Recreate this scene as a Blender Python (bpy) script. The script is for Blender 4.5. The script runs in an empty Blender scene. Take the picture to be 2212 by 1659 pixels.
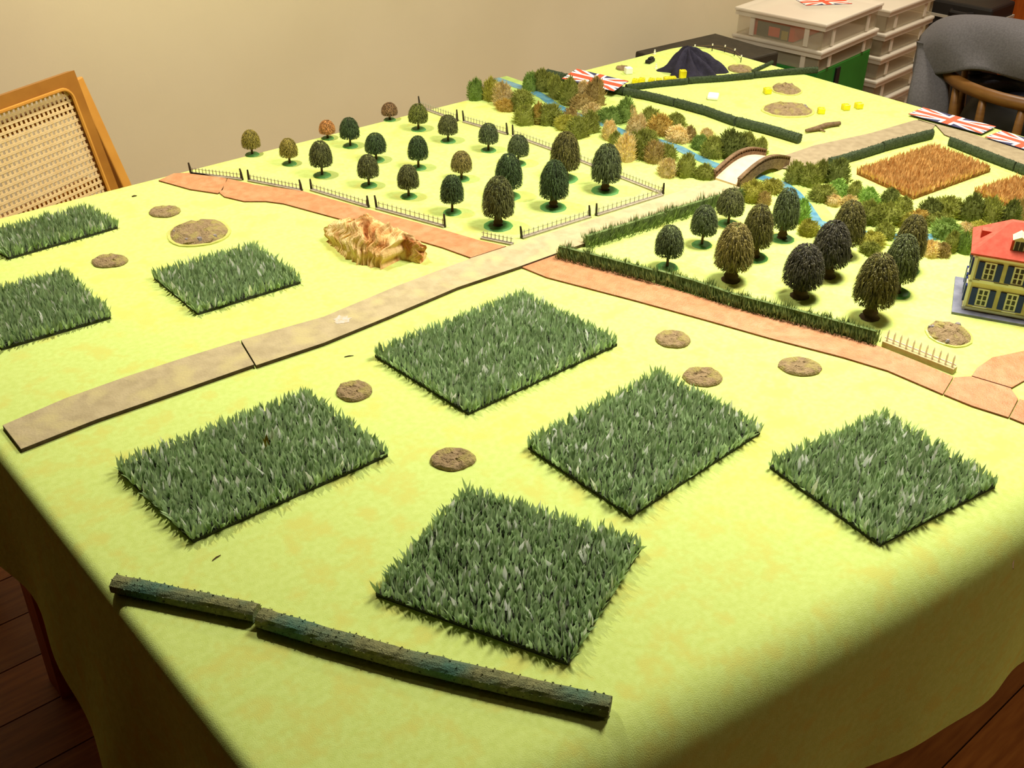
import bpy, math, random
from mathutils import Vector, Matrix, noise
random.seed(7)
SC = bpy.context.scene
COL = SC.collection
PI = math.pi

# ------------------------------------------------------------------ camera
W, H, F = 2212, 1659, 2350.0
PITCH, ROLL, HEAD = math.radians(32.5), math.radians(1.0), math.radians(41.5)
CAM = Vector((0, 0, 1.55))
def g2w(v):
    c, s = math.cos(HEAD), math.sin(HEAD)
    return Vector((v[0]*c + v[1]*s, -v[0]*s + v[1]*c, v[2]))
_r0, _u0 = Vector((1, 0, 0)), Vector((0, math.sin(PITCH), math.cos(PITCH)))
CR = g2w(_r0*math.cos(ROLL) + _u0*math.sin(ROLL))
CU = g2w(_u0*math.cos(ROLL) - _r0*math.sin(ROLL))
CF = g2w((0, math.cos(PITCH), -math.sin(PITCH)))
cd = bpy.data.cameras.new('camera'); cam = bpy.data.objects.new('camera', cd); COL.objects.link(cam)
cd.sensor_width = 36; cd.lens = F/W*36; cd.clip_start = .02
m = Matrix((CR, CU, -CF)).transposed().to_4x4(); m.translation = CAM
cam.matrix_world = m
SC.camera = cam

# ------------------------------------------------------------------ world, lamps, exposure
wd = bpy.data.worlds.new('world'); SC.world = wd; wd.use_nodes = True
wd.node_tree.nodes['Background'].inputs[0].default_value = (1, .82, .58, 1)
wd.node_tree.nodes['Background'].inputs[1].default_value = .02
def lamp(name, loc, power, size, color, spread=140):
    l = bpy.data.lights.new(name, 'AREA'); l.shape = 'DISK'; l.size = size; l.energy = power; l.color = color; l.spread = math.radians(spread)
    o = bpy.data.objects.new(name, l); COL.objects.link(o); o.location = loc
    return o
lamp('lamp_over_table', (1.6, .85, 2.1), 13, .55, (1, .95, .84))
lamp('lamp_by_wall', (.78, 1.9, 2.2), 7.5, .08, (1, .93, .80))
lamp('lamp_side', (2.4, -1.5, 2.45), 12, .25, (1, .84, .58), 130)
lamp('fill_far', (3.3, 1.5, 2.45), 15, .3, (1, .92, .78), 150)  # added fill to brighten the far corner, no known lamp there
vs = SC.view_settings
vs.view_transform = 'Standard'; vs.look = 'None'; vs.gamma = 1; vs.use_curve_mapping = False
vs.exposure = 1.0

# ------------------------------------------------------------------ helpers
ZT = .75
def ray(x, y): return CF + CR*((x - W/2)/F) - CU*((y - H/2)/F)
def P(x, y, z=ZT):
    d = ray(x, y); return CAM + d*((z - CAM.z)/d.z)
def PX(x, y, X): d = ray(x, y); return CAM + d*(X/d.x)
def PY(x, y, Y): d = ray(x, y); return CAM + d*(Y/d.y)
def mpp(q): return (Vector(q) - CAM).dot(CF)/F
def elev(q):
    v = Vector(q) - CAM; return math.atan2(-v.z, math.hypot(v.x, v.y))
def S(r, g, b):
    f = lambda c: ((c/255 + .055)/1.055)**2.4 if c > 10 else c/255/12.92
    return (f(r), f(g), f(b), 1)

MATS = {}
def mat(name, c1, c2=None, scale=20, rough=.85, bump=0, bscale=None, spec=.25, detail=4, stretch=None, objcol=False, var=0, c3=None, s3=3, metal=0, clear=0, coat=0, trans=0):
    """procedural surface: two colours mixed by noise (+ a third by broad noise), bump, per-object tint, per-face variation"""
    if name in MATS: return MATS[name]
    m = bpy.data.materials.new(name); m.use_nodes = True
    nt = m.node_tree; N = nt.nodes; L = nt.links
    b = N['Principled BSDF']
    b.inputs['Roughness'].default_value = rough
    b.inputs['Specular IOR Level'].default_value = spec
    b.inputs['Metallic'].default_value = metal
    tc = N.new('ShaderNodeTexCoord'); vec = tc.outputs['Object']
    if stretch:
        mp = N.new('ShaderNodeMapping'); mp.inputs['Scale'].default_value = stretch
        L.new(vec, mp.inputs[0]); vec = mp.outputs[0]
    def nz(sc, det=detail):
        n = N.new('ShaderNodeTexNoise'); n.inputs['Scale'].default_value = sc; n.inputs['Detail'].default_value = det
        L.new(vec, n.inputs['Vector']); return n.outputs['Fac']
    def mix(fac, a, bb, mode='MIX'):
        x = N.new('ShaderNodeMix'); x.data_type = 'RGBA'; x.blend_type = mode
        for i, v in ((0, fac), (6, a), (7, bb)):
            if hasattr(v, 'is_linked') or hasattr(v, 'links'): L.new(v, x.inputs[i])
            else: x.inputs[i].default_value = v
        return x.outputs[2]
    def ramp(fac, lo, hi):
        r = N.new('ShaderNodeMapRange'); r.inputs[1].default_value = lo; r.inputs[2].default_value = hi
        L.new(fac, r.inputs[0]); return r.outputs[0]
    col = c1
    if c2: col = mix(ramp(nz(scale), .35, .65), c1, c2)
    if c3: col = mix(ramp(nz(s3, 3), .5, .68), col, c3)
    if objcol:
        oi = N.new('ShaderNodeObjectInfo'); col = mix(1.0, col, oi.outputs['Color'], 'MULTIPLY')
    if var:
        at = N.new('ShaderNodeAttribute'); at.attribute_name = 'var'
        mr = N.new('ShaderNodeMapRange'); mr.inputs[3].default_value = 1 - var; mr.inputs[4].default_value = 1 + var
        L.new(at.outputs['Fac'], mr.inputs[0])
        hv = N.new('ShaderNodeHueSaturation')
        L.new(mr.outputs[0], hv.inputs['Value'])
        if hasattr(col, 'links'): L.new(col, hv.inputs['Color'])
        else: hv.inputs['Color'].default_value = col
        col = hv.outputs[0]
    if hasattr(col, 'links'): L.new(col, b.inputs['Base Color'])
    else: b.inputs['Base Color'].default_value = col
    if coat: b.inputs['Coat Weight'].default_value = coat
    if bump:
        bp = N.new('ShaderNodeBump'); bp.inputs['Strength'].default_value = bump; bp.inputs['Distance'].default_value = .004
        L.new(nz(bscale or scale*3), bp.inputs['Height']); L.new(bp.outputs[0], b.inputs['Normal'])
    if trans:
        tl = N.new('ShaderNodeBsdfTranslucent'); ms = N.new('ShaderNodeMixShader'); ms.inputs[0].default_value = trans
        if hasattr(col, 'links'): L.new(col, tl.inputs[0])
        else: tl.inputs[0].default_value = col
        L.new(b.outputs[0], ms.inputs[1]); L.new(tl.outputs[0], ms.inputs[2]); L.new(ms.outputs[0], N['Material Output'].inputs['Surface'])
    if clear:
        tr = N.new('ShaderNodeBsdfTransparent'); ms = N.new('ShaderNodeMixShader'); ms.inputs[0].default_value = clear
        L.new(b.outputs[0], ms.inputs[1]); L.new(tr.outputs[0], ms.inputs[2])
        L.new(ms.outputs[0], N['Material Output'].inputs['Surface'])
    MATS[name] = m
    return m

class MB:
    def __init__(s): s.v = []; s.f = []; s.mi = []; s.var = []
    def poly(s, pts, mi=0, var=.5):
        n = len(s.v); s.v += [tuple(p) for p in pts]; s.f.append(tuple(range(n, n + len(pts)))); s.mi.append(mi); s.var.append(var)
    def faces(s, vs, fs, mi=0, var=.5):
        n = len(s.v); s.v += [tuple(p) for p in vs]
        for f in fs: s.f.append(tuple(i + n for i in f)); s.mi.append(mi); s.var.append(var)
    def box(s, lo, hi, mi=0, M=None, var=.5):
        x0, y0, z0 = lo; x1, y1, z1 = hi
        vs = [Vector(p) for p in ((x0,y0,z0),(x1,y0,z0),(x1,y1,z0),(x0,y1,z0),(x0,y0,z1),(x1,y0,z1),(x1,y1,z1),(x0,y1,z1))]
        if M: vs = [M @ p for p in vs]
        s.faces(vs, [(3,2,1,0),(4,5,6,7),(0,1,5,4),(1,2,6,5),(2,3,7,6),(3,0,4,7)], mi, var)
    def bar(s, a, b, w, t, mi=0, up=(0,0,1)):
        """box from a to b, width w (sideways) and thickness t (along up)"""
        a, b = Vector(a), Vector(b); d = (b - a); ln = d.length; d.normalize()
        u = Vector(up); side = d.cross(u)
        if side.length < 1e-4: side = d.cross(Vector((0,1,0)))
        side.normalize(); u = side.cross(d).normalized()
        M = Matrix((d, side, u)).transposed().to_4x4(); M.translation = a
        s.box((0, -w/2, -t/2), (ln, w/2, t/2), mi, M)
    def tube(s, pts, rad, n=8, mi=0, cap=True):
        pts = [Vector(p) for p in pts]; rings = []
        if not hasattr(rad, '__len__'): rad = [rad]*len(pts)
        base = len(s.v)
        for i, p in enumerate(pts):
            d = (pts[min(i+1, len(pts)-1)] - pts[max(i-1, 0)]).normalized()
            u = d.cross(Vector((0,0,1)))
            if u.length < 1e-3: u = Vector((1,0,0))
            u.normalize(); w = d.cross(u)
            for k in range(n):
                a = 2*PI*k/n; q = p + (u*math.cos(a) + w*math.sin(a))*rad[i]; s.v.append(tuple(q))
        for i in range(len(pts)-1):
            for k in range(n):
                s.f.append((base+i*n+k, base+i*n+(k+1)%n, base+(i+1)*n+(k+1)%n, base+(i+1)*n+k)); s.mi.append(mi); s.var.append(.5)
        if cap:
            s.f.append(tuple(base+k for k in range(n))[::-1]); s.mi.append(mi); s.var.append(.5)
            e = base+(len(pts)-1)*n
            s.f.append(tuple(e+k for k in range(n))); s.mi.append(mi); s.var.append(.5)
    def prism(s, outline, z0, z1, mi=0, mside=None):
        n = len(outline); o = [Vector((p[0], p[1])) for p in outline]
        ar = sum(o[i].x*o[(i+1)%n].y - o[(i+1)%n].x*o[i].y for i in range(n))
        if ar < 0: o.reverse()
        b = len(s.v)
        s.v += [(p.x, p.y, z0) for p in o] + [(p.x, p.y, z1) for p in o]
        s.f.append(tuple(range(b+n, b+2*n))); s.mi.append(mi); s.var.append(.5)
        s.f.append(tuple(range(b, b+n))[::-1]); s.mi.append(mi); s.var.append(.5)
        for i in range(n):
            j = (i+1) % n
            s.f.append((b+i, b+j, b+n+j, b+n+i)); s.mi.append(mi if mside is None else mside); s.var.append(.5)
    def mesh(s, name, mats, smooth=False):
        me = bpy.data.meshes.new(name); me.from_pydata(s.v, [], s.f)
        for m_ in (mats if isinstance(mats, (list, tuple)) else [mats]): me.materials.append(m_)
        me.polygons.foreach_set('material_index', s.mi)
        a = me.attributes.new('var', 'FLOAT', 'FACE'); a.data.foreach_set('value', s.var)
        if smooth: me.polygons.foreach_set('use_smooth', [True]*len(s.f))
        me.update(); return me
    def build(s, name, mats, parent=None, smooth=False, loc=None, bevel=0):
        o = bpy.data.objects.new(name, s.mesh(name, mats, smooth)); COL.objects.link(o)
        if parent: o.parent = parent
        if loc is not None: o.location = loc
        if bevel:
            bv = o.modifiers.new('bevel', 'BEVEL'); bv.width = bevel; bv.segments = 2; bv.limit_method = 'ANGLE'
        return o
def link(name, me, parent=None, loc=None, color=None):
    o = bpy.data.objects.new(name, me); COL.objects.link(o)
    if parent: o.parent = parent
    if loc is not None: o.location = loc
    if color: o.color = color
    return o
def empty(name, loc=(0,0,0), rz=0):
    o = bpy.data.objects.new(name, None); COL.objects.link(o); o.location = loc; o.rotation_euler.z = rz
    o.empty_display_size = .02; return o
def tag(o, label, cat, group=None, kind=None):
    o['label'] = label; o['category'] = cat
    if group: o['group'] = group
    if kind: o['kind'] = kind
    return o
def structure(o): o['kind'] = 'structure'; return o
def dist_seg(a, b): return math.hypot(a[0]-b[0], a[1]-b[1])

# ------------------------------------------------------------------ materials
M_cloth = mat('green_felt', S(212,230,132), S(204,222,120), scale=120, rough=1, bump=.25, bscale=900, spec=.03, c3=S(212,216,114), s3=30)
M_wall = mat('beige_paint', S(236,218,180), S(231,213,174), scale=3, rough=.9, bump=.04, bscale=160, spec=.15)
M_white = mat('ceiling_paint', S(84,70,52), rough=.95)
M_dim = mat('brown_wall', S(96,76,54), S(84,66,46), scale=4, rough=.9)
M_skirt = mat('skirting_paint', S(225,215,195), rough=.6)
M_plank = mat('floor_wood', S(168,104,48), S(140,82,36), scale=9, stretch=(1,9,9), rough=.4, spec=.4, objcol=True)
M_gap = mat('floor_gap', S(40,22,10), rough=.9)
M_door = mat('door_wood', S(168,82,22), S(145,66,16), scale=8, stretch=(8,8,1), rough=.45)
M_road = mat('road_tan', S(190,174,134), S(174,158,120), scale=55, rough=.9, bump=.25, bscale=300, c3=S(196,182,130), s3=22)
M_road2 = mat('road_taupe', S(164,148,116), S(148,132,102), scale=60, rough=.9, bump=.25, bscale=300)
M_roadside = mat('road_edge', S(90,72,50), S(70,54,36), scale=80)
M_dirt = mat('road_terracotta', S(206,146,98), S(192,130,84), scale=60, rough=.42, bump=.5, bscale=420, spec=.5, stretch=(1,1,1), c3=S(212,152,106), s3=40)
M_dirtside = mat('road_terracotta_edge', S(150,92,60), S(120,70,44), scale=80)
M_mat = mat('mat_backing', S(70,74,58), S(54,58,44), scale=200, rough=.9)
M_grass = mat('plastic_grass', S(176,200,150), S(156,182,128), scale=60, rough=.42, spec=.5, var=.34, trans=.42)
M_grasspaleglint = mat('plastic_grass_pale_glint', S(252,254,244), S(244,248,232), scale=60, rough=.3, spec=.7, var=.06, trans=.4)  # pale blades; their near-white also paints in highlights of the glossy grass
M_grassgold = mat('plastic_grass_gold', S(150,130,40), rough=.5)
M_crop = mat('brown_crop', S(220,178,108), S(206,160,88), scale=90, rough=.8, var=.2, trans=.3)
M_cropbase = mat('crop_base', S(140,88,36), S(112,70,28), scale=90)
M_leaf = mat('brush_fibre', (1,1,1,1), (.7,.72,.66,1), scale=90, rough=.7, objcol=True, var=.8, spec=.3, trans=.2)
M_trunk = mat('wire_trunk', S(92,68,42), S(70,52,32), scale=90, rough=.8)
M_base = mat('green_disc', S(96,158,78), S(78,140,66), scale=60, rough=.5)
M_lichen = mat('lichen', (1,1,1,1), (.8,.82,.74,1), scale=60, rough=.95, objcol=True, var=.4, spec=.1, trans=.35)
M_hedge = mat('hedge_fibre', S(138,156,96), S(112,132,74), scale=120, rough=.9, var=.45, bump=.5, bscale=500, trans=.25)
M_scrub = mat('hedge_scrub', S(78,90,62), S(58,70,46), scale=200, rough=.95, bump=.8, bscale=700)
M_scrub2 = mat('hedge_scrub_teal', S(146,146,98), S(120,122,80), scale=160, rough=.95, bump=.8, bscale=700, c3=S(84,124,104), s3=14)
M_iron = mat('dark_iron', S(58,50,40), rough=.6)
M_pick = mat('grey_iron', S(176,168,150), rough=.5)
M_fbase = mat('fence_base', S(176,164,140), S(156,144,122), scale=120)
M_cream = mat('cream_picket', S(248,242,222), rough=.6)
M_mud = mat('mud_flock', S(168,144,106), S(138,116,82), scale=140, rough=.95, bump=.9, bscale=420, c3=S(172,158,92), s3=60)
M_clearbase = mat('clear_base', S(206,206,110), S(190,190,100), scale=60, rough=.3, spec=.5)
M_stone = mat('flint', S(150,140,140), S(120,110,105), scale=80, rough=.7)
M_bark = mat('cork_bark', S(240,212,150), S(222,172,104), scale=34, rough=.8, bump=1, bscale=130, stretch=(1,1,.5), c3=S(170,104,48), s3=40)
M_water = mat('river_water', S(72,130,158), S(110,158,168), scale=60, rough=.18, spec=.6)
M_bank = mat('river_bank', S(178,198,108), S(160,184,96), scale=60, rough=.9)
M_deck = mat('bridge_deck', S(246,212,172), S(238,200,158), scale=60, rough=.8)
M_bstone = mat('bridge_stone', S(132,106,76), S(104,82,58), scale=120, rough=.9, bump=.5)
M_yellow = mat('yellow_plastic', S(236,222,20), S(216,196,20), scale=80, rough=.4, spec=.5)
M_pwhite = mat('white_plastic', S(240,238,226), rough=.5)
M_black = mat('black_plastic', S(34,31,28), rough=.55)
M_navy = mat('navy_cloth', S(52,48,62), S(40,36,48), scale=60, rough=.85, bump=.4, bscale=300)
M_fr = mat('flag_red', S(232,90,58), rough=.6); M_fw = mat('flag_white', S(248,236,226), rough=.6); M_fb = mat('flag_blue', S(58,58,92), rough=.6)

# ------------------------------------------------------------------ the room
X0, X1, Y0, Y1, ZC = -3.4, 4.5, -3.2, 2.45, 2.6
b = MB(); b.box((X0,Y0,-.06),(X1,Y1,-.012)); floor = structure(b.build('floor', M_gap))
rng = random.Random(3)
pw = .125
mes = {}
y = Y0
row = 0
while y < Y1 - .01:
    w = min(pw, Y1 - y) - .003
    x = X0 - rng.random()*1.4
    while x < X1:
        ln = 1.9
        a, e = max(x, X0), min(x + ln, X1)
        if e - a > .05:
            key = (round(e-a, 4), round(w, 4))
            if key not in mes:
                mb = MB(); mb.box((0,0,-.012),(key[0]-.002, key[1], 0)); mes[key] = mb.mesh('plank', M_plank)
            t = rng.uniform(.75, 1.15)
            link('plank', mes[key], floor, (a, y, 0), (t, t*rng.uniform(.94,1.02), t*rng.uniform(.88,1), 1))
        x += ln
    y += pw; row += 1
def wall(name, lo, hi, m_=M_wall):
    q = MB(); q.box(lo, hi); return structure(q.build(name, m_))
wall('wall_back', (X0-.1, Y1, -.06), (X1+.1, Y1+.1, ZC))
wall('wall_front', (X0-.1, Y0-.1, -.06), (X1+.1, Y0, ZC), M_dim)
wall('wall_left', (X0-.1, Y0, -.06), (X0, Y1, ZC), M_dim)
wall('wall_right', (X1, Y0, -.06), (X1+.1, Y1, ZC))
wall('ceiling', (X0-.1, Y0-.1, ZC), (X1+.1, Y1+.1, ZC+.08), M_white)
b = MB(); b.box((X0, Y1-.015, 0), (X1, Y1, .09)); structure(b.build('baseboard_back', M_skirt))
# wooden door in the far wall: slab, frame, panels, handle
b = MB(); b.box((X1-.03, 1.28, 0), (X1, 2.06, 2.03)); dr = structure(b.build('door_1', M_door))
b = MB(); b.box((X1-.045, 2.06, 0), (X1, 2.14, 2.11)); b.box((X1-.045, 1.20, 0), (X1, 1.28, 2.11)); b.box((X1-.045, 1.20, 2.03), (X1, 2.14, 2.11)); b.build('door_frame', M_door, dr)
for zz in ((.15,.95),(1.1,1.9)):
    b = MB(); b.box((X1-.04, 1.38, zz[0]), (X1-.03, 1.96, zz[1])); b.build('door_panel', M_door, dr, bevel=.006)
b = MB(); b.tube([(X1-.03,1.36,1.02),(X1-.08,1.36,1.02),(X1-.08,1.46,1.02)], .009); b.build('handle', M_pick, dr)

# ------------------------------------------------------------------ table and cloth
EDGE = [(.238,.46),(.48,.405),(1.05,.330),(1.6,.31),(2.355,.31),(2.355,1.94),(.238,1.94)]
tb = empty('table', (1.3,1.15,0)); tag(tb, 'table hidden under the draped yellow-green cloth', 'table')
b = MB(); b.prism([(x+(.03 if x<.3 else -.03 if x>2 else 0)-1.3, y+(.075 if y<1 else -.03)-1.15) for x,y in EDGE], .715, .746); b.build('tabletop', M_door, tb)
for lx, ly in ((-.98,-.5),(.92,-.65),(-.98,.42),(.92,.65)):
    b = MB(); b.box((lx-.03,ly-.03,0),(lx+.03,ly+.03,.715)); b.build('leg', M_door, tb)
def cloth():
    # rounded perimeter
    pts = [Vector((x, y)) for x, y in EDGE]; n = len(pts); per = []
    for i in range(n):
        p, a, c = pts[i], pts[i-1], pts[(i+1) % n]
        d0, d1 = (a-p).normalized(), (c-p).normalized(); ang = d0.angle(d1)
        r = .11 if ang < 2.2 else .12
        r = min(r, (a-p).length*.4, (c-p).length*.4)
        for k in range(9):
            t = k/8; q = (p+d0*r)*(1-t)**2 + p*2*t*(1-t) + (p+d1*r)*t**2; per.append(q)
    # resample
    res = []; m_ = len(per); tot = sum((per[(i+1)%m_]-per[i]).length for i in range(m_)); N = 420; step = tot/N; acc = 0; i = 0; s0 = 0
    for k in range(N):
        target = k*step
        while True:
            sl = (per[(i+1)%m_]-per[i]).length
            if s0 + sl >= target or i == m_-1: break
            s0 += sl; i += 1
        t = (target - s0)/sl if sl > 1e-9 else 0
        res.append(per[i].lerp(per[(i+1)%m_], t))
    nrm = []
    for k in range(N):
        d = (res[(k+3)%N] - res[k-3]).normalized(); nrm.append(Vector((d.y, -d.x)))
    # orientation: normals must point outward
    cen = Vector((1.3,1.15))
    if (res[0]-cen).dot(nrm[0]) < 0: nrm = [-v for v in nrm]
    mb = MB(); rings = []
    def hem(x, y, nx, ny):
        zn = .50 + .06*math.sin(5*y+1.2)                       # near short end
        zf = .465 - max(0, min(1.4, (x-.89)/.36))*.045              # near long side
        zb = .52
        wn, wf = max(0,-nx)**2, max(0,-ny)**2
        return (zn*wn + zf*wf + zb*(max(0,nx)**2+max(0,ny)**2))/max(1e-6, wn+wf+max(0,nx)**2+max(0,ny)**2)
    prof = [('in', .03), ('in', .012)] + [('arc', a*PI/2/6) for a in range(0, 7)] + [('drop', t/14) for t in range(1, 15)]
    for kind, v in prof:
        ring = []
        for k in range(N):
            p, n2 = res[k], nrm[k]; s = k*step
            soft = max(0, -n2.y)**2
            R = .014 + .045*soft
            fold = math.sin(s*17 + 1.5*math.sin(s*5.3)) + .5*math.sin(s*31 + 2)
            if kind == 'in': off, z = -v - R, ZT
            elif kind == 'arc': off, z = -R + R*math.sin(v), ZT - R + R*math.cos(v)
            else:
                zh = hem(p.x, p.y, n2.x, n2.y); z = (ZT - R) + (zh - (ZT - R))*v
                off = ((.012*fold + .03)*(1-soft) + .006*fold*soft)*v**1.2
            q = p + n2*off; ring.append((q.x, q.y, z))
        rings.append(ring)
    for ring in rings: mb.v += ring
    for r_ in range(len(rings)-1):
        for k in range(N):
            a, bb = r_*N + k, r_*N + (k+1) % N
            mb.f.append((a, a+N, bb+N, bb)); mb.mi.append(0); mb.var.append(.5)
    mb.f.append(tuple(range(N))); mb.mi.append(0); mb.var.append(.5)
    o = mb.build('tablecloth', M_cloth, smooth=True)
    # consistent outward faces
    import bmesh
    bm = bmesh.new(); bm.from_mesh(o.data); bmesh.ops.recalc_face_normals(bm, faces=bm.faces)
    big = max(bm.faces, key=lambda f: f.calc_area())
    if big.normal.z < 0: bmesh.ops.reverse_faces(bm, faces=bm.faces)
    bm.to_mesh(o.data); bm.free()
    return tag(o, 'large yellow-green felt cloth draped over the whole table', 'tablecloth')
cloth()

# ------------------------------------------------------------------ roads
def strip(name, outline_px, m_, ms, label, cat='road', th=.004, group=None):
    q = [P(x, y, ZT+th) for x, y in outline_px]
    c = sum(q, Vector())/len(q)
    mb = MB(); mb.prism([(p.x-c.x, p.y-c.y) for p in q], 0, th, 0, 1)
    o = mb.build(name, [m_, ms], loc=(c.x, c.y, ZT), bevel=.0008)
    return tag(o, label, cat, group)
road_near = strip('road_section', [(5,918),(140,860),(278,811),(400,771),(517,735),(549,787),(380,846),(210,905),(45,970)], M_road, M_roadside, 'tan road strip with mottled marks running to the table end', th=.006)
road_mid = strip('road_section', [(520,734),(700,683),(857,617),(1017,557),(1180,505),(1300,467),(1434,423),(1546,388),(1600,405),(1545,432),(1400,481),(1270,523),(1201,547),(1126,574),(989,620),(840,683),(700,740),(553,789)], M_road, M_roadside, 'long tan road strip crossing the brick-red roads up to the bridge', th=.006)
c0 = P(738,690,ZT+.0062); rr = random.Random(4); mb = MB()
mb.poly([(c0.x + (.019 if k % 2 else .014)*math.cos(k*PI/7)*rr.uniform(.6,1.1) - road_mid.location.x, c0.y + .013*math.sin(k*PI/7)*rr.uniform(.6,1.2) - road_mid.location.y, .0063) for k in range(14)])
mb.build('pale_smudge', mat('pale_smudge', S(206,196,186), S(196,176,138), scale=160), road_mid)
strip('road_section', [(1640,357),(1665,345),(1760,313),(1880,287),(1979,258),(2020,270),(2012,286),(1900,322),(1785,354),(1705,364)], M_road2, M_roadside, 'taupe road strip beyond the bridge beside the brown crops', th=.003)
strip('road_section', [(1982,257),(2090,285),(2212,325),(2300,352),(2300,385),(2212,356),(2110,318),(2040,290),(2022,270)], M_road2, M_roadside, 'taupe road strip along the table end under the flags', th=.003)
b = MB()
strip('dirt_road_section', [(342,389),(375,374),(420,372),(490,385),(482,410),(470,417),(410,408)], M_dirt, M_dirtside, 'short tapered brick-red road piece at the table edge by the chair', th=.003)
strip('dirt_road_section', [(492,385),(550,398),(654,412),(786,449),(950,493),(1034,518),(1094,531),(1017,556),(956,534),(860,506),(715,467),(612,439),(574,434),(527,434),(484,424),(474,416)], M_dirt, M_dirtside, 'wavy brick-red road strip along the orchard railings behind the bark', th=.003)
strip('dirt_road_section', [(1126,576),(1203,549),(1408,609),(1603,668),(1760,707),(1899,747),(1985,781),(2060,813),(2037,851),(1918,800),(1822,771),(1661,729),(1531,692),(1375,649),(1180,598)], M_dirt, M_dirtside, 'long shiny brick-red road strip beside the bristly hedge', th=.003)
strip('dirt_road_section', [(2039,851),(2062,814),(2097,812),(2184,838),(2200,861),(2179,901),(2100,876)], M_dirt, M_dirtside, 'brick-red road junction piece at the end of the cream picket fence', th=.003)
strip('dirt_road_section', [(2099,811),(2111,793),(2144,771),(2212,757),(2270,750),(2330,752),(2320,800),(2270,806),(2212,822),(2186,837)], M_dirt, M_dirtside, 'brick-red curved drive leading from the junction to the house', th=.003)
strip('dirt_road_section', [(2181,901),(2202,861),(2300,888),(2420,930),(2400,985),(2290,945)], M_dirt, M_dirtside, 'brick-red road end piece past the junction', th=.003)

# ------------------------------------------------------------------ grass mats
def blade(mb, p, h, w, rg, mi):
    a = rg.uniform(0, PI); ux, uy = math.cos(a)*w/2, math.sin(a)*w/2
    lx, ly = rg.gauss(0, .19)*h, rg.gauss(0, .19)*h
    x, y, z = p; v = rg.random()
    n = len(mb.v)
    mb.v += [(x-ux*.7, y-uy*.7, z), (x+ux*.7, y+uy*.7, z), (x+lx*.4+ux, y+ly*.4+uy, z+h*.5), (x+lx*.4-ux, y+ly*.4-uy, z+h*.5), (x+lx, y+ly, z+h)]
    mb.f += [(n, n+1, n+2, n+3), (n+3, n+2, n+4)]; mb.mi += [mi, mi]; mb.var += [v, v]
def field(Bp, Rp, Lp, label, seed, h=.0178, back=None, tilt=None):
    rg = random.Random(seed)
    B = P(*Bp); R = P(*Rp)
    if back: V = P(*back) - R
    else: V = P(*Lp) - B
    U = R - B
    o = empty('grass_mat', B); tag(o, label, 'grass mat')
    u, v = U.normalized(), V.normalized(); lu, lv = U.length, V.length
    mb = MB(); nn = Vector((0,0,1))
    mb.prism([(0,0), (U.x,U.y), (U.x+V.x,U.y+V.y), (V.x,V.y)], 0, .0045); mb.build('backing', M_mat, o)
    g = MB(); sp = .0041
    nu, nv = int(lu/sp), int(lv/sp)
    for i in range(nu+1):
        for j in range(nv+1):
            x = (i + rg.uniform(-.45,.45))/nu; y = (j + rg.uniform(-.45,.45))/nv
            x = min(max(x, .004), .996); y = min(max(y, .004), .996)
            q = U*x + V*y
            pale = noise.noise(Vector((q.x*26+seed*9, q.y*26, 0)))
            pr = .045 + max(0, pale)*.06
            mi = 1 if rg.random() < pr else 0
            if seed == 5 and abs(x-.62) < .04 and abs(y-.6) < .05 and rg.random() < .4: mi = 2
            blade(g, (q.x, q.y, .004), h*rg.uniform(.7, 1.15)*(1.12 if mi == 1 else 1), .0043*rg.uniform(.7, 1.25)*(1.25 if mi == 1 else 1), rg, mi)
    # stray longer blades along the rim leaning outwards
    for k in range(int((lu+lv)*2/.006)):
        t = rg.random(); sd = rg.randrange(4)
        q = [U*t, U*t+V, V*t, V*t+U][sd]; out = [-v, v, -u, u][sd]
        n0 = len(g.v); blade(g, (q.x, q.y, .004), h*rg.uniform(.5,.95), .0038, rg, 0)
        for kk, f_ in ((2,.25),(3,.25),(4,.7)):
            x_, y_, z_ = g.v[n0+kk]; g.v[n0+kk] = (x_+out.x*f_*.008, y_+out.y*f_*.008, z_)
    gr = g.build('grass_blades', [M_grass, M_grasspaleglint, M_grassgold], o); gr['kind'] = 'stuff'
    return o
field((20,561), (255,494), None, 'green plastic grass mat by the cane chair, farthest along the wall', 1, back=(186,459))
field((5,757), (240,689), None, 'green grass mat between the cane chair and the tan road', 2, back=(143,600))
field((428,681), (650,613), (333,603), 'small green grass mat beside the large disc of brown earth', 3)
field((1012,897), (1333,748), (810,772), 'large paler green grass mat at the crossroads of tan and brick-red roads', 4)
field((418,1173), (838,987), (256,1018), 'green grass mat with a few golden blades near the tan road end', 5)
field((1362,1119), (1642,938), (1140,970), 'green grass mat with an earth patch touching its far corner', 6)
field((1900,1181), (2149,1054), (1662,1012), 'green grass mat closest to the brick-red road junction', 7)
field((1228,1438), (1386,1187), (812,1288), 'shaggy green grass mat beside the long rolled hedges', 8)

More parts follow.
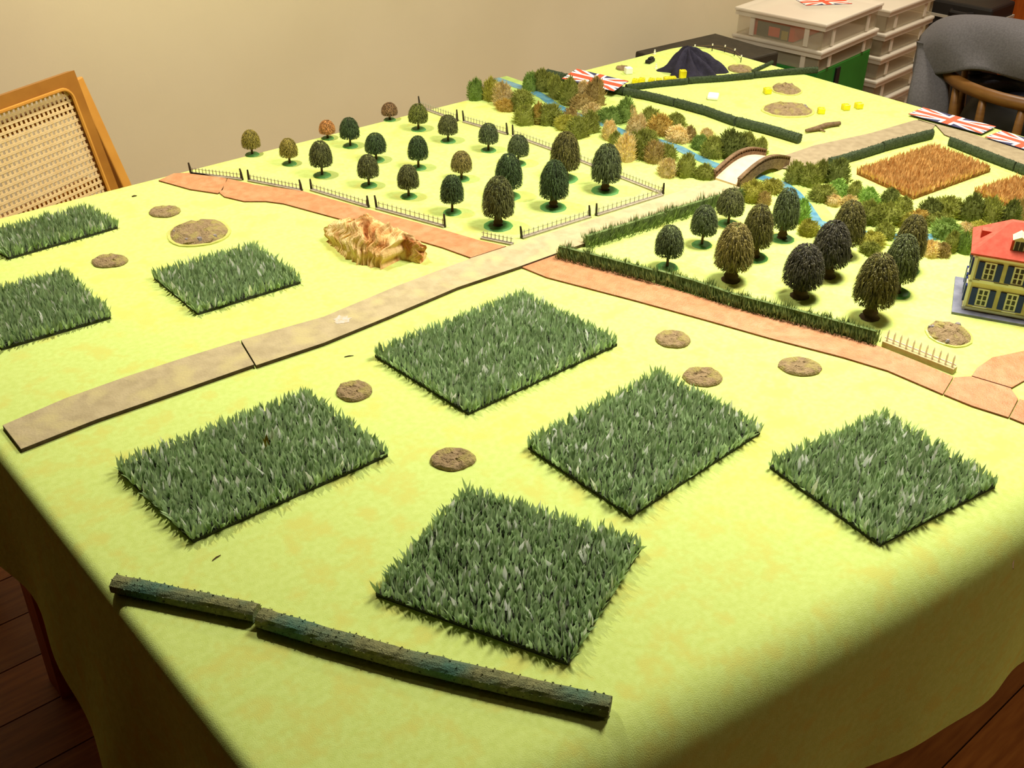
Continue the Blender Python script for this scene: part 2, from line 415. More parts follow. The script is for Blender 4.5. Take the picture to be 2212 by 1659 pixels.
def crop(Bp, Rp, Lp, label, seed):
    rg = random.Random(seed); B = P(*Bp); U = P(*Rp) - B; V = P(*Lp) - B
    o = empty('crop_mat', B); tag(o, label, 'crop mat', 'brown crop mats')
    mb = MB(); mb.prism([(0,0),(U.x,U.y),(U.x+V.x,U.y+V.y),(V.x,V.y)], 0, .008); mb.build('backing', M_cropbase, o)
    g = MB(); sp = .0034; nu, nv = int(U.length/sp), int(V.length/sp)
    for i in range(nu+1):
        for j in range(nv+1):
            q = U*min(max((i+rg.uniform(-.4,.4))/nu, 0), 1) + V*min(max((j+rg.uniform(-.4,.4))/nv, 0), 1)
            blade(g, (q.x,q.y,.004), .0145*rg.uniform(.85,1.1), .0034, rg, 0)
    gr = g.build('crop_stalks', M_crop, o); gr['kind'] = 'stuff'
crop((1972,432), (2138,372), (1850,377), 'orange-brown crop mat between two straight hedges', 21)
crop((2200,458), (2290,428), (2104,420), 'orange-brown crop mat nearer the house, behind the river bushes', 22)

# ------------------------------------------------------------------ rolled and bristly hedges
def resample(pts, step):
    out = [pts[0].copy()]
    for a, c in zip(pts, pts[1:]):
        n = max(1, int((c-a).length/step))
        for k in range(1, n+1): out.append(a.lerp(c, k/n))
    return out
def roll_hedge(px, wd_, ht, m_, label, group=None, name='hedge_strip', seed=0, tilt=0):
    pts = [P(x, y) for x, y in px]; c = pts[0].copy()
    path = resample([p - c for p in pts], .008); rg = random.Random(seed)
    mb = MB(); n = 14; rings = []
    for i, p in enumerate(path):
        d = (path[min(i+1, len(path)-1)] - path[max(i-1, 0)]).normalized(); s = Vector((d.y, -d.x, 0))
        ring = []
        for k in range(n):
            a = 2*PI*k/n; ca, sa = math.cos(a), math.sin(a)
            e = .8   # superellipse: rounded box section
            x_ = math.copysign(abs(ca)**e, ca)*wd_/2; z_ = ht/2 + math.copysign(abs(sa)**e, sa)*ht/2
            r = 1 + .07*noise.noise(Vector((i*.7+seed, k*1.3, seed)))
            ring.append(p + s*(x_*r) + Vector((0,0,max(0, z_*r))))
        mb.v += [tuple(q) for q in ring]
    N = len(path)
    for i in range(N-1):
        for k in range(n):
            mb.f.append((i*n+k, (i+1)*n+k, (i+1)*n+(k+1)%n, i*n+(k+1)%n)); mb.mi.append(0); mb.var.append(rg.random())
    mb.f.append(tuple(range(n))); mb.f.append(tuple((N-1)*n+k for k in range(n))[::-1]); mb.mi += [0,0]; mb.var += [.5,.5]
    # short fibres so the strip reads as scrubbing-pad / flock
    for i in range(N):
        for k in range(14):
            q = Vector(mb.v[i*n + rg.randrange(n)]); cc = path[i] + Vector((0,0,ht/2)); o_ = (q-cc).normalized()
            t = Vector((rg.uniform(-1,1), rg.uniform(-1,1), rg.uniform(-1,1)))*.0016
            mb.poly([q-t, q+t, q+o_*.0017], 0, rg.random())
    o = mb.build(name, m_, loc=c)
    import bmesh
    bm = bmesh.new(); bm.from_mesh(o.data); bmesh.ops.recalc_face_normals(bm, faces=bm.faces); bm.to_mesh(o.data); bm.free()
    return tag(o, label, 'hedge', group)
roll_hedge([(251,1274),(400,1305),(557,1337)], .019, .017, M_scrub2, 'short rolled green-brown hedge strip lying near the cloth edge', seed=1)
roll_hedge([(564,1348),(700,1390),(880,1440),(1100,1493),(1317,1542)], .020, .018, M_scrub2, 'long rolled hedge strip with teal paint patches beside the shaggy mat', seed=2)
gb = 'dark green hedge strips at the far end of the table'
roll_hedge([(1182,166),(1268,188),(1346,205)], .017, .019, M_scrub, 'dark hedge strip under the flag by the wall', gb, seed=3)
roll_hedge([(1348,206),(1400,216),(1456,230)], .017, .019, M_scrub, 'dark hedge strip after the flag, on the line towards the bridge', gb, seed=4)
roll_hedge([(1460,231),(1525,249),(1588,272)], .017, .020, M_scrub, 'dark hedge strip in the middle of the line towards the bridge', gb, seed=5)
roll_hedge([(1592,273),(1660,290),(1726,310)], .018, .021, M_scrub, 'dark hedge strip ending the line nearest the bridge', gb, seed=6)
roll_hedge([(1352,196),(1420,188),(1484,182)], .012, .015, M_scrub, 'thin dark hedge strip behind the row of yellow counters', gb, seed=7)
roll_hedge([(1486,181),(1560,176),(1626,170)], .012, .016, M_scrub, 'thin dark hedge strip in front of the dark cloth heap', gb, seed=8)
roll_hedge([(1628,169),(1700,162),(1764,158)], .012, .016, M_scrub, 'thin dark hedge strip reaching the table end by the boxes', gb, seed=9)
roll_hedge([(1790,362),(1850,345),(1902,329)], .012, .020, M_scrub, 'dark hedge strip between taupe road and brown crops, bridge half', gb, seed=10)
roll_hedge([(1904,328),(1960,313),(2011,300)], .012, .022, M_scrub, 'dark hedge strip between taupe road and brown crops, far half', gb, seed=11)
roll_hedge([(2050,315),(2120,343),(2190,370)], .012, .020, M_scrub, 'dark hedge strip along the table-end road beside the brown crops', gb, seed=12)
roll_hedge([(2193,371),(2250,394),(2310,418)], .012, .020, M_scrub, 'dark hedge strip along the table-end road, last of its line', gb, seed=13)
roll_hedge([(1626,158),(1668,138)], .008, .009, M_scrub, 'short grey-green hedge strip in the far corner by the black chest', gb, seed=14)

def brush_hedge(px, label, seed, ht=.034, wd_=.019, group='bristly hedge strips around the right-hand orchard'):
    pts = [P(x, y) for x, y in px]; c = pts[0].copy(); rg = random.Random(seed)
    path = resample([p - c for p in pts], .0022)
    mb = MB()
    for a, e in zip(path[::4], path[4::4]):
        mb.bar(a + Vector((0,0,ht*.33)), e + Vector((0,0,ht*.33)), wd_*.3, ht*.6)
    for i, p in enumerate(path):
        d = (path[min(i+1, len(path)-1)] - path[max(i-1, 0)]).normalized(); s = Vector((d.y, -d.x, 0))
        clump = .8 + .35*noise.noise(Vector((i*.11, seed, 0))) + (.12 if (i//7) % 2 else 0)
        for k in range(22):
            o_ = rg.uniform(-.5,.5); q = p + s*(o_*wd_) + d*rg.uniform(-.002,.002); h = ht*clump*rg.uniform(.75,1.15)*(1-.5*abs(o_))
            an = rg.uniform(0,PI); w = Vector((math.cos(an),math.sin(an),0))*rg.uniform(.0007,.0014); z0 = rg.uniform(0,.62)*h; o_ *= 1 + .25*rg.random()
            tip = q + s*(o_*.014) + d*rg.gauss(0,.0014) + Vector((0,0,min(h, z0+h*rg.uniform(.38,.6))))
            q2 = q + Vector((0,0,z0)) + s*(o_*.004)
            mb.poly([q2-w, q2+w, tip], 0, rg.random())
    return tag(mb.build('bristle_hedge', M_hedge, loc=c), label, 'hedge', group)
brush_hedge([(1207,556),(1310,582),(1418,611)], 'bristly green hedge strip starting at the crossroads, along the brick-red road', 1)
brush_hedge([(1420,609),(1500,632),(1572,657)], 'bristly green hedge strip in the middle of the brick-red road side', 2)
brush_hedge([(1576,659),(1740,702),(1894,744)], 'bristly green hedge strip ending beside the cream picket fence', 3)
brush_hedge([(1266,534),(1350,508),(1438,480)], 'bristly green hedge strip on the tan road side next to the crossroads', 4)
brush_hedge([(1440,479),(1490,463),(1544,447)], 'bristly green hedge strip on the tan road side, middle of the row', 5)
brush_hedge([(1546,446),(1575,438),(1604,431)], 'bristly green hedge strip on the tan road side, by the bridge', 6)

# ------------------------------------------------------------------ trees
def canopy_mesh(seed, n=2400):
    rg = random.Random(seed); mb = MB()
    def prof(t):    # radius of the dome, t 0 bottom .. 1 top
        return (.5*(1-(max(0,t-.28)/.72)**2.3)**.55 if t > .28 else .5*(.86+.14*math.sin(t/.28*PI/2)))
    nr, ns = 12, 18; base = 0
    vs, fs = [], []
    for i in range(nr+1):
        t = i/nr; r = max(.01, prof(t)*.80)
        for k in range(ns):
            a = 2*PI*k/ns; rr = r*(1+.12*noise.noise(Vector((k*.9, t*6, seed))))
            vs.append((rr*math.cos(a), rr*math.sin(a), .08+t*.84))
    for i in range(nr):
        for k in range(ns): fs.append((i*ns+k, i*ns+(k+1)%ns, (i+1)*ns+(k+1)%ns, (i+1)*ns+k))
    fs.append(tuple(range(ns))[::-1]); fs.append(tuple(nr*ns+k for k in range(ns)))
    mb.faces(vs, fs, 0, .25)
    for i in range(n):
        t = 1 - rg.random()**1.0; a = rg.uniform(0, 2*PI); r = prof(t)
        drop = .10 + .10*rg.random(); up = rg.uniform(-.02,.05)
        r1 = r*rg.uniform(.62,.86); r2 = r*rg.uniform(.94,1.14) + .012
        z1 = t + up; z2 = t - drop*(.6 if t > .9 else 1)
        r2 = max(r2, prof(max(0, min(1, z2)))*rg.uniform(.9,1.06))
        w = rg.uniform(.008,.017); a2 = a + rg.gauss(0,.06)
        def pt(rr, aa, z): return (rr*math.cos(aa), rr*math.sin(aa), z)
        dx, dy = -math.sin(a)*w, math.cos(a)*w
        p1 = pt(r1,a,z1); pm = pt((r1+r2)/2+.035, a, (z1+z2)/2+.05); p2 = pt(r2,a2,max(rg.uniform(-.03,.04), z2))
        v = rg.random()
        mb.poly([p1, (pm[0]+dx,pm[1]+dy,pm[2]), p2, (pm[0]-dx,pm[1]-dy,pm[2])], 0, v)
    return mb.mesh('canopy', M_leaf)
CAN = [canopy_mesh(s) for s in (1,2,3)]
mb = MB(); mb.tube([(0,0,0),(0,0,.5),(0,0,1)], [.5,.42,.40], 8); TR_S = mb.mesh('trunk', M_trunk, True)
mb = MB(); mb.tube([(0,0,0),(0,0,.2),(.02,0,.45),(0,0,.7),(0,.02,1)], [.86,.66,.5,.40,.42], 10); TR_B = mb.mesh('trunk', M_trunk, True)
def disc(seed):
    mb = MB(); n = 20; rg = random.Random(seed); o = [(.5*math.cos(2*PI*k/n)*(1+rg.uniform(-.04,.04)), .5*math.sin(2*PI*k/n)*(1+rg.uniform(-.04,.04))) for k in range(n)]
    b0 = len(mb.v); mb.v += [(x,y,0) for x,y in o] + [(x*.86,y*.86,1) for x,y in o]
    for k in range(n): mb.f.append((k,(k+1)%n,n+(k+1)%n,n+k))
    mb.f.append(tuple(range(n,2*n))); mb.f.append(tuple(range(n))[::-1]); mb.mi += [0]*(n+2); mb.var += [.5]*(n+2)
    return mb.mesh('base', M_base)
DISC = disc(1)
TC = {  # fibre colours
 'yellow_olive': S(162,146,68), 'orange': S(206,146,84), 'russet': S(150,116,78), 'dark_green': S(74,92,54), 'dark_olive': S(102,104,60),
 'olive_green': S(118,124,54), 'olive_brown': S(146,132,74), 'grey_green': S(94,104,66), 'dark_grey': S(80,76,60), 'bark_olive': S(108,102,52), 'sage': S(104,112,68)}
def tree(bx, by, top, w, col, label, big=False, trunk=None, group=None, i=0):
    q = P(bx, by); k = mpp(q); e = elev(q)
    ht = (by - top)*k/math.cos(e)*1.0; wd_ = w*k
    o = empty('model_tree', q, rz=i*1.7); tag(o, label, 'model tree', group)
    tr = trunk if trunk else (.34 if not big else .27)
    ch = ht*(1-tr)
    c = link('canopy', CAN[i % 3], o, (0,0,ht*tr), TC[col]); c.scale = (wd_*.97, wd_*.97, ch)
    t = link('trunk', TR_B if big else TR_S, o, (0,0,.001)); tw = .016*1.15 if big else .0052
    if big == 1: tw = .0135
    t.scale = (tw, tw, ht*(tr+.12))
    if big != 2:
        d = link('base', DISC, o); dd = wd_*(.92 if big else .78); d.scale = (dd, dd, .0022)
    return o
OG = 'model trees in the railed orchard'
T = [
 (545,334,284,40,'yellow_olive','small yellow-olive tree at the orchard edge, closest to the cane chair'),
 (626,354,302,40,'yellow_olive','small yellow-olive tree, second from the cane chair along the orchard edge'),
 (708,299,262,35,'orange','small orange autumn tree at the orchard edge by the wall'),
 (696,379,309,50,'dark_olive','dark olive tree near the first railings from the cane chair'),
 (757,316,258,44,'dark_green','dark green tree right behind the small orange tree'),
 (842,259,224,35,'russet','small russet-brown tree at the table edge by the wall'),
 (813,346,291,47,'dark_green','dark green tree between the dark olive trees in mid orchard'),
 (797,401,338,47,'dark_olive','dark olive tree in the orchard row behind the middle railings'),
 (904,280,228,43,'olive_green','light olive-green tree beside the russet one, by the end railing post'),
 (904,363,298,45,'dark_green','dark blue-green tree in the centre of the railed orchard'),
 (968,305,252,44,'dark_olive','olive tree next to the back railings, after the light olive-green one'),
 (883,425,360,48,'dark_olive','dark olive tree nearest the railings beside the bark piece'),
 (997,387,330,46,'olive_brown','small olive-brown tree in the middle of the railed orchard'),
 (977,459,383,52,'dark_green','dark green tree by the railing end post beside the bark piece'),
 (1055,325,270,44,'grey_green','grey-green tree by the back railings facing the river bushes'),
 (1119,354,295,47,'grey_green','grey-green tree beside the tall dark olive tree, by the back railings'),
 ]
for i, (bx,by,tp,w,cl,lb) in enumerate(T): tree(bx,by,tp,w,cl,lb,group=OG,i=i)
TB = [
 (1098,424,338,60,'dark_green','large dark green tree in the railed orchard behind the corner one'),
 (1076,488,388,70,'dark_olive','large dark olive tree in the orchard corner at the crossroads'),
 (1219,386,292,65,'bark_olive','large brown-olive tree by the back railings, with thick trunk'),
 (1195,448,353,64,'dark_green','large dark green tree with two-tone base near the tan road railings'),
 (1307,412,318,66,'grey_green','large dark grey-green tree in the orchard corner nearest the bridge')]
for i, (bx,by,tp,w,cl,lb) in enumerate(TB): tree(bx,by,tp,w,cl,lb,big=1 if i in (1,2,3,4) else 1,group=OG,i=i+1)
RG = 'model trees in the hedged orchard'
tree(1441,577,492,62,'grey_green','thin-trunked green tree closest to the crossroads in the hedged orchard',group=RG,i=1)
tree(1516,529,448,58,'grey_green','thin-trunked green tree second from the crossroads in the hedged orchard',group=RG,i=2)
tree(1573,484,412,60,'dark_olive','thin-trunked dark tree against the hedge near the bridge',group=RG,i=3)
tree(1629,556,448,66,'bark_olive','olive tree on a green disc behind the big brown-trunked tree',big=1,group=RG,i=4)
tree(1689,516,412,58,'grey_green','dark green tree beside the blue water by the bridge',big=1,group=RG,i=5)
tree(1578,605,490,82,'olive_brown','big olive-brown tree with flared brown trunk in the hedged orchard',big=2,group=RG,i=6)
tree(1727,640,534,86,'dark_grey','dark grey rounded tree nearest the bristly hedge',big=2,group=RG,i=7)
tree(1785,596,484,82,'dark_grey','dark grey rounded tree behind its twin in the hedged orchard',big=2,group=RG,i=8)
tree(1822,552,440,70,'bark_olive','tall brown-olive tree against the river bushes',big=2,group=RG,i=9)
tree(1955,582,470,66,'bark_olive','olive-brown tree hidden partly by the sage one, near the river',big=1,group=RG,i=10)
tree(1933,632,512,72,'sage','sage-green tree on a bright green disc between house and river',big=1,group=RG,i=11)
tree(1878,686,555,90,'bark_olive','largest dark olive tree, beside the cream picket fence and house',big=2,group=RG,i=12)

# ------------------------------------------------------------------ railings
def railing(a, c, label, posts=(1,1), hp=24, n=15, group='iron railing panels around the orchard'):
    A, C = P(*a), P(*c); o = empty('railing', A); tag(o, label, 'railing', group)
    D = C - A; L = D.length; d = D/L; k = mpp((A+C)/2); ph = hp*k/math.cos(elev(A)); hh = ph*.62
    mb = MB(); mb.bar(Vector((0,0,.0015)), D + Vector((0,0,.0015)), .010, .003); mb.build('base', M_fbase, o)
    for z in (.25,.8):
        mb = MB(); mb.bar(Vector((0,0,hh*z)), D + Vector((0,0,hh*z)), .0007, .0009); mb.build('rail', M_pick, o)
    me = MB(); me.bar((0,0,0),(0,0,hh*.9), .0012, .0012); me.faces([(-.0011,0,hh*.88),(0,-.0011,hh*.88),(.0011,0,hh*.88),(0,.0011,hh*.88),(0,0,hh*1.12)], [(0,1,4),(1,2,4),(2,3,4),(3,0,4)])
    pk = me.mesh('picket', M_pick)
    for i in range(n): link('picket', pk, o, D*((i+.5)/n))
    for s, on in zip((0,1), posts):
        if on:
            q = D*s; mb = MB(); lean = d*random.uniform(-.004,.001)
            mb.tube([(0,0,0), lean*.5+Vector((0,0,ph*.6)), lean+Vector((0,0,ph))], [.0024,.0022,.0016], 6); mb.build('post', M_iron, o, loc=q)
railing((413,376),(524,389),'railing panel at the chair end of the brick-red road')
railing((538,391),(652,413),'railing panel second from the chair along the brick-red road')
railing((673,411),(796,448),'railing panel beside the brick-red road just before the bark piece')
railing((814,451),(961,491),'railing panel right behind the bark piece',hp=28)
gk='railing panels on the river side of the orchard'
railing((907,233),(988,262),'railing panel at the wall end, river side of the orchard',group=gk)
railing((1002,264),(1096,291),'railing panel second from the wall, river side of the orchard',group=gk)
railing((1108,294),(1210,331),'railing panel third from the wall, river side of the orchard',posts=(1,0),group=gk)
railing((1216,334),(1325,377),'railing panel behind the two large orchard trees',posts=(0,0),group=gk)
railing((1330,380),(1432,420),'railing panel at the road end, river side of the orchard',posts=(0,1),group=gk)
gr_='railing panels on the tan road side of the orchard'
railing((1127,515),(1274,469),'railing panel on the tan road side, crossroads half',hp=26,group=gr_)
railing((1288,466),(1430,422),'railing panel on the tan road side, bridge half',posts=(1,0),hp=26,group=gr_)
railing((1040,515),(1108,529),'short railing panel without posts at the orchard corner',posts=(0,0),hp=26,n=8)
# cream picket fence by the house
A, C = P(1908,745), P(2061,806); D = C - A
o = empty('picket_fence', A); tag(o, 'cream picket fence on a tan base beside the brick-red road', 'fence')
mb = MB(); mb.bar(Vector((0,0,.004)), D+Vector((0,0,.004)), .012, .009); mb.build('base', mat('fence_tan', S(206,188,138), S(190,172,122), scale=90), o)
mb = MB(); mb.bar(Vector((0,0,.013)), D+Vector((0,0,.013)), .001, .0016); mb.build('rail', M_cream, o)
pm = MB(); pm.bar((0,0,.004),(0,0,.023), .0026, .0018); pm.faces([(-.0013,-.0009,.023),(.0013,-.0009,.023),(.0013,.0009,.023),(-.0013,.0009,.023),(0,0,.028)],[(0,1,4),(1,2,4),(2,3,4),(3,0,4)])
pkm = pm.mesh('picket', M_cream)
for i in range(11): link('picket', pkm, o, D*((i+.4)/10.9))

# ------------------------------------------------------------------ earth patches
def patch(px, py, w, hpx, label, seed, m_=M_mud, thick=.006, disc_=False, stones=0, group='earth patches on the cloth'):
    q = P(px, py); k = mpp(q); e = elev(q); rg = random.Random(seed)
    rx = w*k/2; ry = max(.4*rx, (hpx*k)/2/math.sin(e)*.93)
    # footprint axes: along image-right and away from the camera
    rt = Vector((CR.x, CR.y, 0)).normalized(); aw = Vector((-rt.y, rt.x, 0))
    n = 26; mb = MB(); rings = []
    prof = [(1,0),(1,.35),(.93,.75),(.8,.95),(.55,.85),(.28,1.0)] if not disc_ else [(1,0),(.99,.2),(.9,.22),(.82,.5),(.6,.9),(.3,1.0)]
    wob = [1 + .09*noise.noise(Vector((math.cos(2*PI*i/n)*1.4, math.sin(2*PI*i/n)*1.4, seed*3.1))) + rg.uniform(-.02,.02) for i in range(n)]
    for f, z in prof:
        for i in range(n):
            a = 2*PI*i/n; wv = wob[i] if f > .85 or not disc_ else wob[i]*(1+.18*noise.noise(Vector((i*.7, seed, 1))))
            zz = z*thick*(1 + (.5*noise.noise(Vector((i*.8, f*5, seed))) if 0 < z else 0))
            p = rt*(rx*f*wv*math.cos(a)) + aw*(ry*f*wv*math.sin(a)); mb.v.append((p.x, p.y, max(0, zz)))
    for r_ in range(len(prof)-1):
        for i in range(n):
            mb.f.append((r_*n+i, r_*n+(i+1)%n, (r_+1)*n+(i+1)%n, (r_+1)*n+i)); mb.mi.append(1 if disc_ and r_ < 2 else 0); mb.var.append(.5)
    mb.f.append(tuple((len(prof)-1)*n+i for i in range(n))); mb.f.append(tuple(range(n))[::-1]); mb.mi += [0,1 if disc_ else 0]; mb.var += [.5,.5]
    o = mb.build('earth_patch', [m_, M_clearbase], loc=q)
    for s in range(stones):
        a = rg.uniform(0, 2*PI); f = rg.uniform(.6,.86); p = rt*(rx*f*math.cos(a)) + aw*(ry*f*math.sin(a))
        sm = MB(); r = rg.uniform(.003,.006); ph = [(math.cos(j*PI/3)*r*rg.uniform(.7,1.2), math.sin(j*PI/3)*r*rg.uniform(.7,1.2)) for j in range(6)]
        sm.faces([(x,y,0) for x,y in ph] + [(x*.6,y*.6,r*.8) for x,y in ph], [(i,(i+1)%6,6+(i+1)%6,6+i) for i in range(6)] + [tuple(range(6,12))])
        sm.build('stone', M_stone, o, loc=(p.x, p.y, thick*.4))
    return tag(o, label, 'earth patch', group)
patch(356,459,68,24,'small brown earth patch nearest the brick-red road tip',1)
patch(431,504,138,60,'large brown earth patch on a pale disc with stones, by the small mat',2,disc_=True,thick=.012,stones=6)
patch(237,566,76,28,'small brown earth patch between the three mats by the chair',3)
patch(766,847,76,48,'round brown earth patch between the road and two big mats',4)
patch(978,994,98,52,'brown earth patch between three grass mats, with yellowish top',5)
patch(1453,735,76,38,'brown earth patch closest to the brick-red road bend',6)
patch(1517,816,88,42,'brown earth patch touching the far corner of a mat',7)
patch(1727,794,92,40,'brown earth patch between the brick-red road and two mats',8)
patch(2050,723,98,56,'brown earth patch on a pale disc in front of the house',9,disc_=True,thick=.010,stones=4)
patch(1698,194,66,26,'brown earth patch beside a yellow counter behind the hedge line',10,disc_=True,thick=.01)
patch(1702,239,116,32,'large brown earth patch with a dark stone beside a yellow counter',11,disc_=True,thick=.012,stones=4)
patch(1598,150,52,16,'flat brown earth patch behind the thin hedge by the cloth heap',12)
patch(1345,149,30,9,'small brown patch behind the flag by the white counter',13)
# fallen log
pts = [P(1740,288), P(1765,283), P(1785,276), P(1813,272)]; c = pts[0].copy()
mb = MB(); mb.tube([p-c+Vector((0,0,.006)) for p in pts], [.0035,.0062,.0064,.005], 8); mb.tube([pts[1]-c+Vector((0,0,.005)), pts[1]-c+Vector((.004,-.018,.003))], [.003,.0015], 6)
tag(mb.build('fallen_log', M_bstone, loc=c, smooth=True), 'brown twig log lying beside the taupe road', 'log')

# ------------------------------------------------------------------ bark piece
def bark():
    c = P(835,560); ax0, ax1 = P(722,512), P(900,572)
    out_px = [(718,475),(735,470),(770,478),(800,478),(850,492),(880,500),(925,505),(952,530),(950,548),(915,548),(893,548),(886,570),(850,592),(815,588),(775,582),(765,555),(735,530),(722,510)]
    mb = MB(); zt = .042
    n = len(out_px); cen = Vector((0,0,0))
    # ridge skeleton from upper-left to lower-right, built as a heightfield over its footprint
    u = (P(900,560) - P(735,520)); u.z = 0; L = u.length; u.normalize(); v = Vector((-u.y, u.x, 0))
    o0 = P(733,522)
    NU, NV = 130, 44
    vs = []; fs = []
    for i in range(NU+1):
        t = i/NU
        # half widths (towards wall +, towards camera -)
        wp = .030*(1-.25*t) if t < .9 else .03*.775*(1-(t-.9)*4)
        wm = .012 + .045*math.sin(min(1,t*1.35)*PI*.62)**1.2 if t < .78 else .055*(1-.85*min(1,(t-.78)/.05))
        wp *= 1 + .22*noise.noise(Vector((t*7,0,3))); wm *= 1 + .22*noise.noise(Vector((t*9,5,3)))
        hgt = (.026 + .026*math.sin(t*PI)**.7)*(1 + .25*noise.noise(Vector((t*6,1,8))))
        for j in range(NV+1):
            s = j/NV; a = PI*s
            lat = wp*math.cos(a) if s < .5 else wm*math.cos(a)
            rid = 1 + .14*noise.noise(Vector((t*24, s*3.5, 1))) + .10*noise.noise(Vector((t*60, s*7, 4))) + .12*noise.noise(Vector((t*6, s*7, 9)))
            z = hgt*max(0, math.sin(a))**.95*rid
            p = u*(t*L*1.22 - .02 + .012*noise.noise(Vector((s*9, t*3, 2)))) + v*(lat*rid)
            if 0 < s < 1: z = max(z, .002)
            vs.append((p.x, p.y, z))
    for i in range(NU):
        for j in range(NV):
            a = i*(NV+1)+j; fs.append((a, a+NV+1, a+NV+2, a+1))
    for e in (0, NU): fs.append(tuple(e*(NV+1)+j for j in range(NV+1)))
    mb.faces(vs, fs)
    o = mb.build('bark_piece', M_bark, loc=o0, smooth=False)
    import bmesh
    bm = bmesh.new(); bm.from_mesh(o.data); bmesh.ops.recalc_face_normals(bm, faces=bm.faces); bm.to_mesh(o.data); bm.free()
    tag(o, 'pale golden-brown lump of bark lying by the brick-red road', 'bark')
bark()

# ------------------------------------------------------------------ river and bridge
def ribbon(pxs, wd_, m_, th, z0=ZT):
    pts = [P(x, y) for x, y in pxs]; L_, R_ = [], []
    for i, p in enumerate(pts):
        d = (pts[min(i+1,len(pts)-1)] - pts[max(i-1,0)]).normalized(); s = Vector((d.y,-d.x,0))
        w = wd_*(1+.15*noise.noise(Vector((i*.9,2,0)))); L_.append(p+s*w/2); R_.append(p-s*w/2)
    return pts[0], L_ + R_[::-1]
def river(pxs, label):
    c, o1 = ribbon(pxs, .075, None, 0); _, o2 = ribbon(pxs, .025, None, 0)
    e = empty('river_section', c); tag(e, label, 'river', 'winding river sections')
    mb = MB(); mb.prism([(p.x-c.x, p.y-c.y) for p in o1], 0, .002); mb.build('bank', M_bank, e)
    mb = MB(); mb.prism([(p.x-c.x, p.y-c.y) for p in o2], .002, .003); mb.build('water', M_water, e)
river([(1070,172),(1110,186),(1145,197),(1175,212),(1195,228),(1225,243)], 'blue river section between bushes at the wall end')
river([(1227,244),(1265,257),(1310,273),(1350,290),(1395,300)], 'blue river section in mid bushes')
river([(1397,301),(1425,308),(1465,322),(1500,340),(1535,356),(1580,372)], 'clearly visible blue river section flowing to the bridge')
river([(1582,373),(1640,384),(1690,400),(1715,418),(1738,445),(1760,480)], 'blue river section coming out from under the bridge')
river([(1762,482),(1810,498),(1868,508),(1930,514),(2000,516),(2080,508)], 'river section behind the orchard trees towards the house')

def bridge():
    a, c = P(1568,398), P(1676,350); D = c - a; D.z = 0; L = D.length; u = D/L; s = Vector((u.y,-u.x,0))
    wd_ = (P(1545,389)-P(1590,407)).length*.95; rise = .020
    o = empty('bridge', a); tag(o, 'arched stone bridge with pale pink roadway over the river', 'bridge')
    n = 20
    arc = [(t/n, .006 + rise*math.sin(PI*t/n)) for t in range(n+1)]
    def side(off, th, zlo, zhi):
        mb = MB(); vs = []; fs = []
        for t, z in arc:
            for dz, ss in ((zlo(t,z),-th/2),(zhi(t,z),-th/2),(zhi(t,z),th/2),(zlo(t,z),th/2)):
                p = u*(t*L) + s*(off+ss); vs.append((p.x,p.y,dz))
        for i in range(n):
            for k in range(4): fs.append((i*4+k, (i+1)*4+k, (i+1)*4+(k+1)%4, i*4+(k+1)%4))
        fs += [(3,2,1,0), (n*4,n*4+1,n*4+2,n*4+3)]; mb.faces(vs, fs); return mb
    under = lambda t, z: 0 if t < .22 or t > .78 else .014*math.sin(PI*(t-.22)/.56)**.6
    side(0, wd_, under, lambda t, z: z).build('deck', [M_deck], o)
    for sg in (-1, 1):
        w = side(sg*(wd_/2+.003), .006, under, lambda t, z: z+.007).build('parapet', M_bstone, o)
        cp = side(sg*(wd_/2+.003), .008, lambda t, z: z+.007+.005, lambda t, z: z+.007+.0075).build('coping', M_bstone, w)
        pm = MB(); pm.box((-.0018,-.002,0),(.0018,.002,.0062)); pme = pm.mesh('baluster', M_bstone)
        for i in range(n+1):
            t, z = arc[i]; p = u*(t*L) + s*(sg*(wd_/2+.003)); q = link('baluster', pme, w, (p.x,p.y,z+.0065)); q.rotation_euler.z = math.atan2(u.y,u.x)
bridge()

# ------------------------------------------------------------------ lichen bushes
def clump(seed, n=900):
    rg = random.Random(seed); mb = MB(); nr, ns = 7, 12; vs, fs = [], []
    def R(a, t): return 1 + .28*noise.noise(Vector((math.cos(a)*1.6, math.sin(a)*1.6, t*1.5+seed*5)))
    for i in range(nr+1):
        t = i/nr
        for k in range(ns):
            a = 2*PI*k/ns; rr = .42*max(.02,math.cos(t*PI/2))**.75*R(a,t) if t > 0 else .40*R(a,0)
            vs.append((rr*math.cos(a), rr*math.sin(a), .82*math.sin(t*PI/2)*R(a,t)))
    for i in range(nr):
        for k in range(ns): fs.append((i*ns+k, i*ns+(k+1)%ns, (i+1)*ns+(k+1)%ns, (i+1)*ns+k))
    fs.append(tuple(nr*ns+k for k in range(ns)))
    mb.faces(vs, fs, 0, .3)
    for i in range(n):
        a = rg.uniform(0,2*PI); t = rg.random()**.8; r = R(a,t); ct, st = math.cos(t*PI/2), math.sin(t*PI/2)
        f = rg.uniform(.8,1.0)
        p = Vector((.46*ct**.75*math.cos(a)*r*f, .46*ct**.75*math.sin(a)*r*f, .88*st*r*f))
        d = Vector((ct*math.cos(a), ct*math.sin(a), st*.8+.35)); d.normalize()
        q = p + d*rg.uniform(.06,.17); w = Vector((rg.gauss(0,1),rg.gauss(0,1),rg.gauss(0,1))).cross(d).normalized()*rg.uniform(.010,.026)
        mb.poly([p-w, p+w, q+w*.6, q-w*.3], 0, rg.random())
    return mb.mesh('bush', M_lichen)
CL = [clump(s) for s in range(5)]
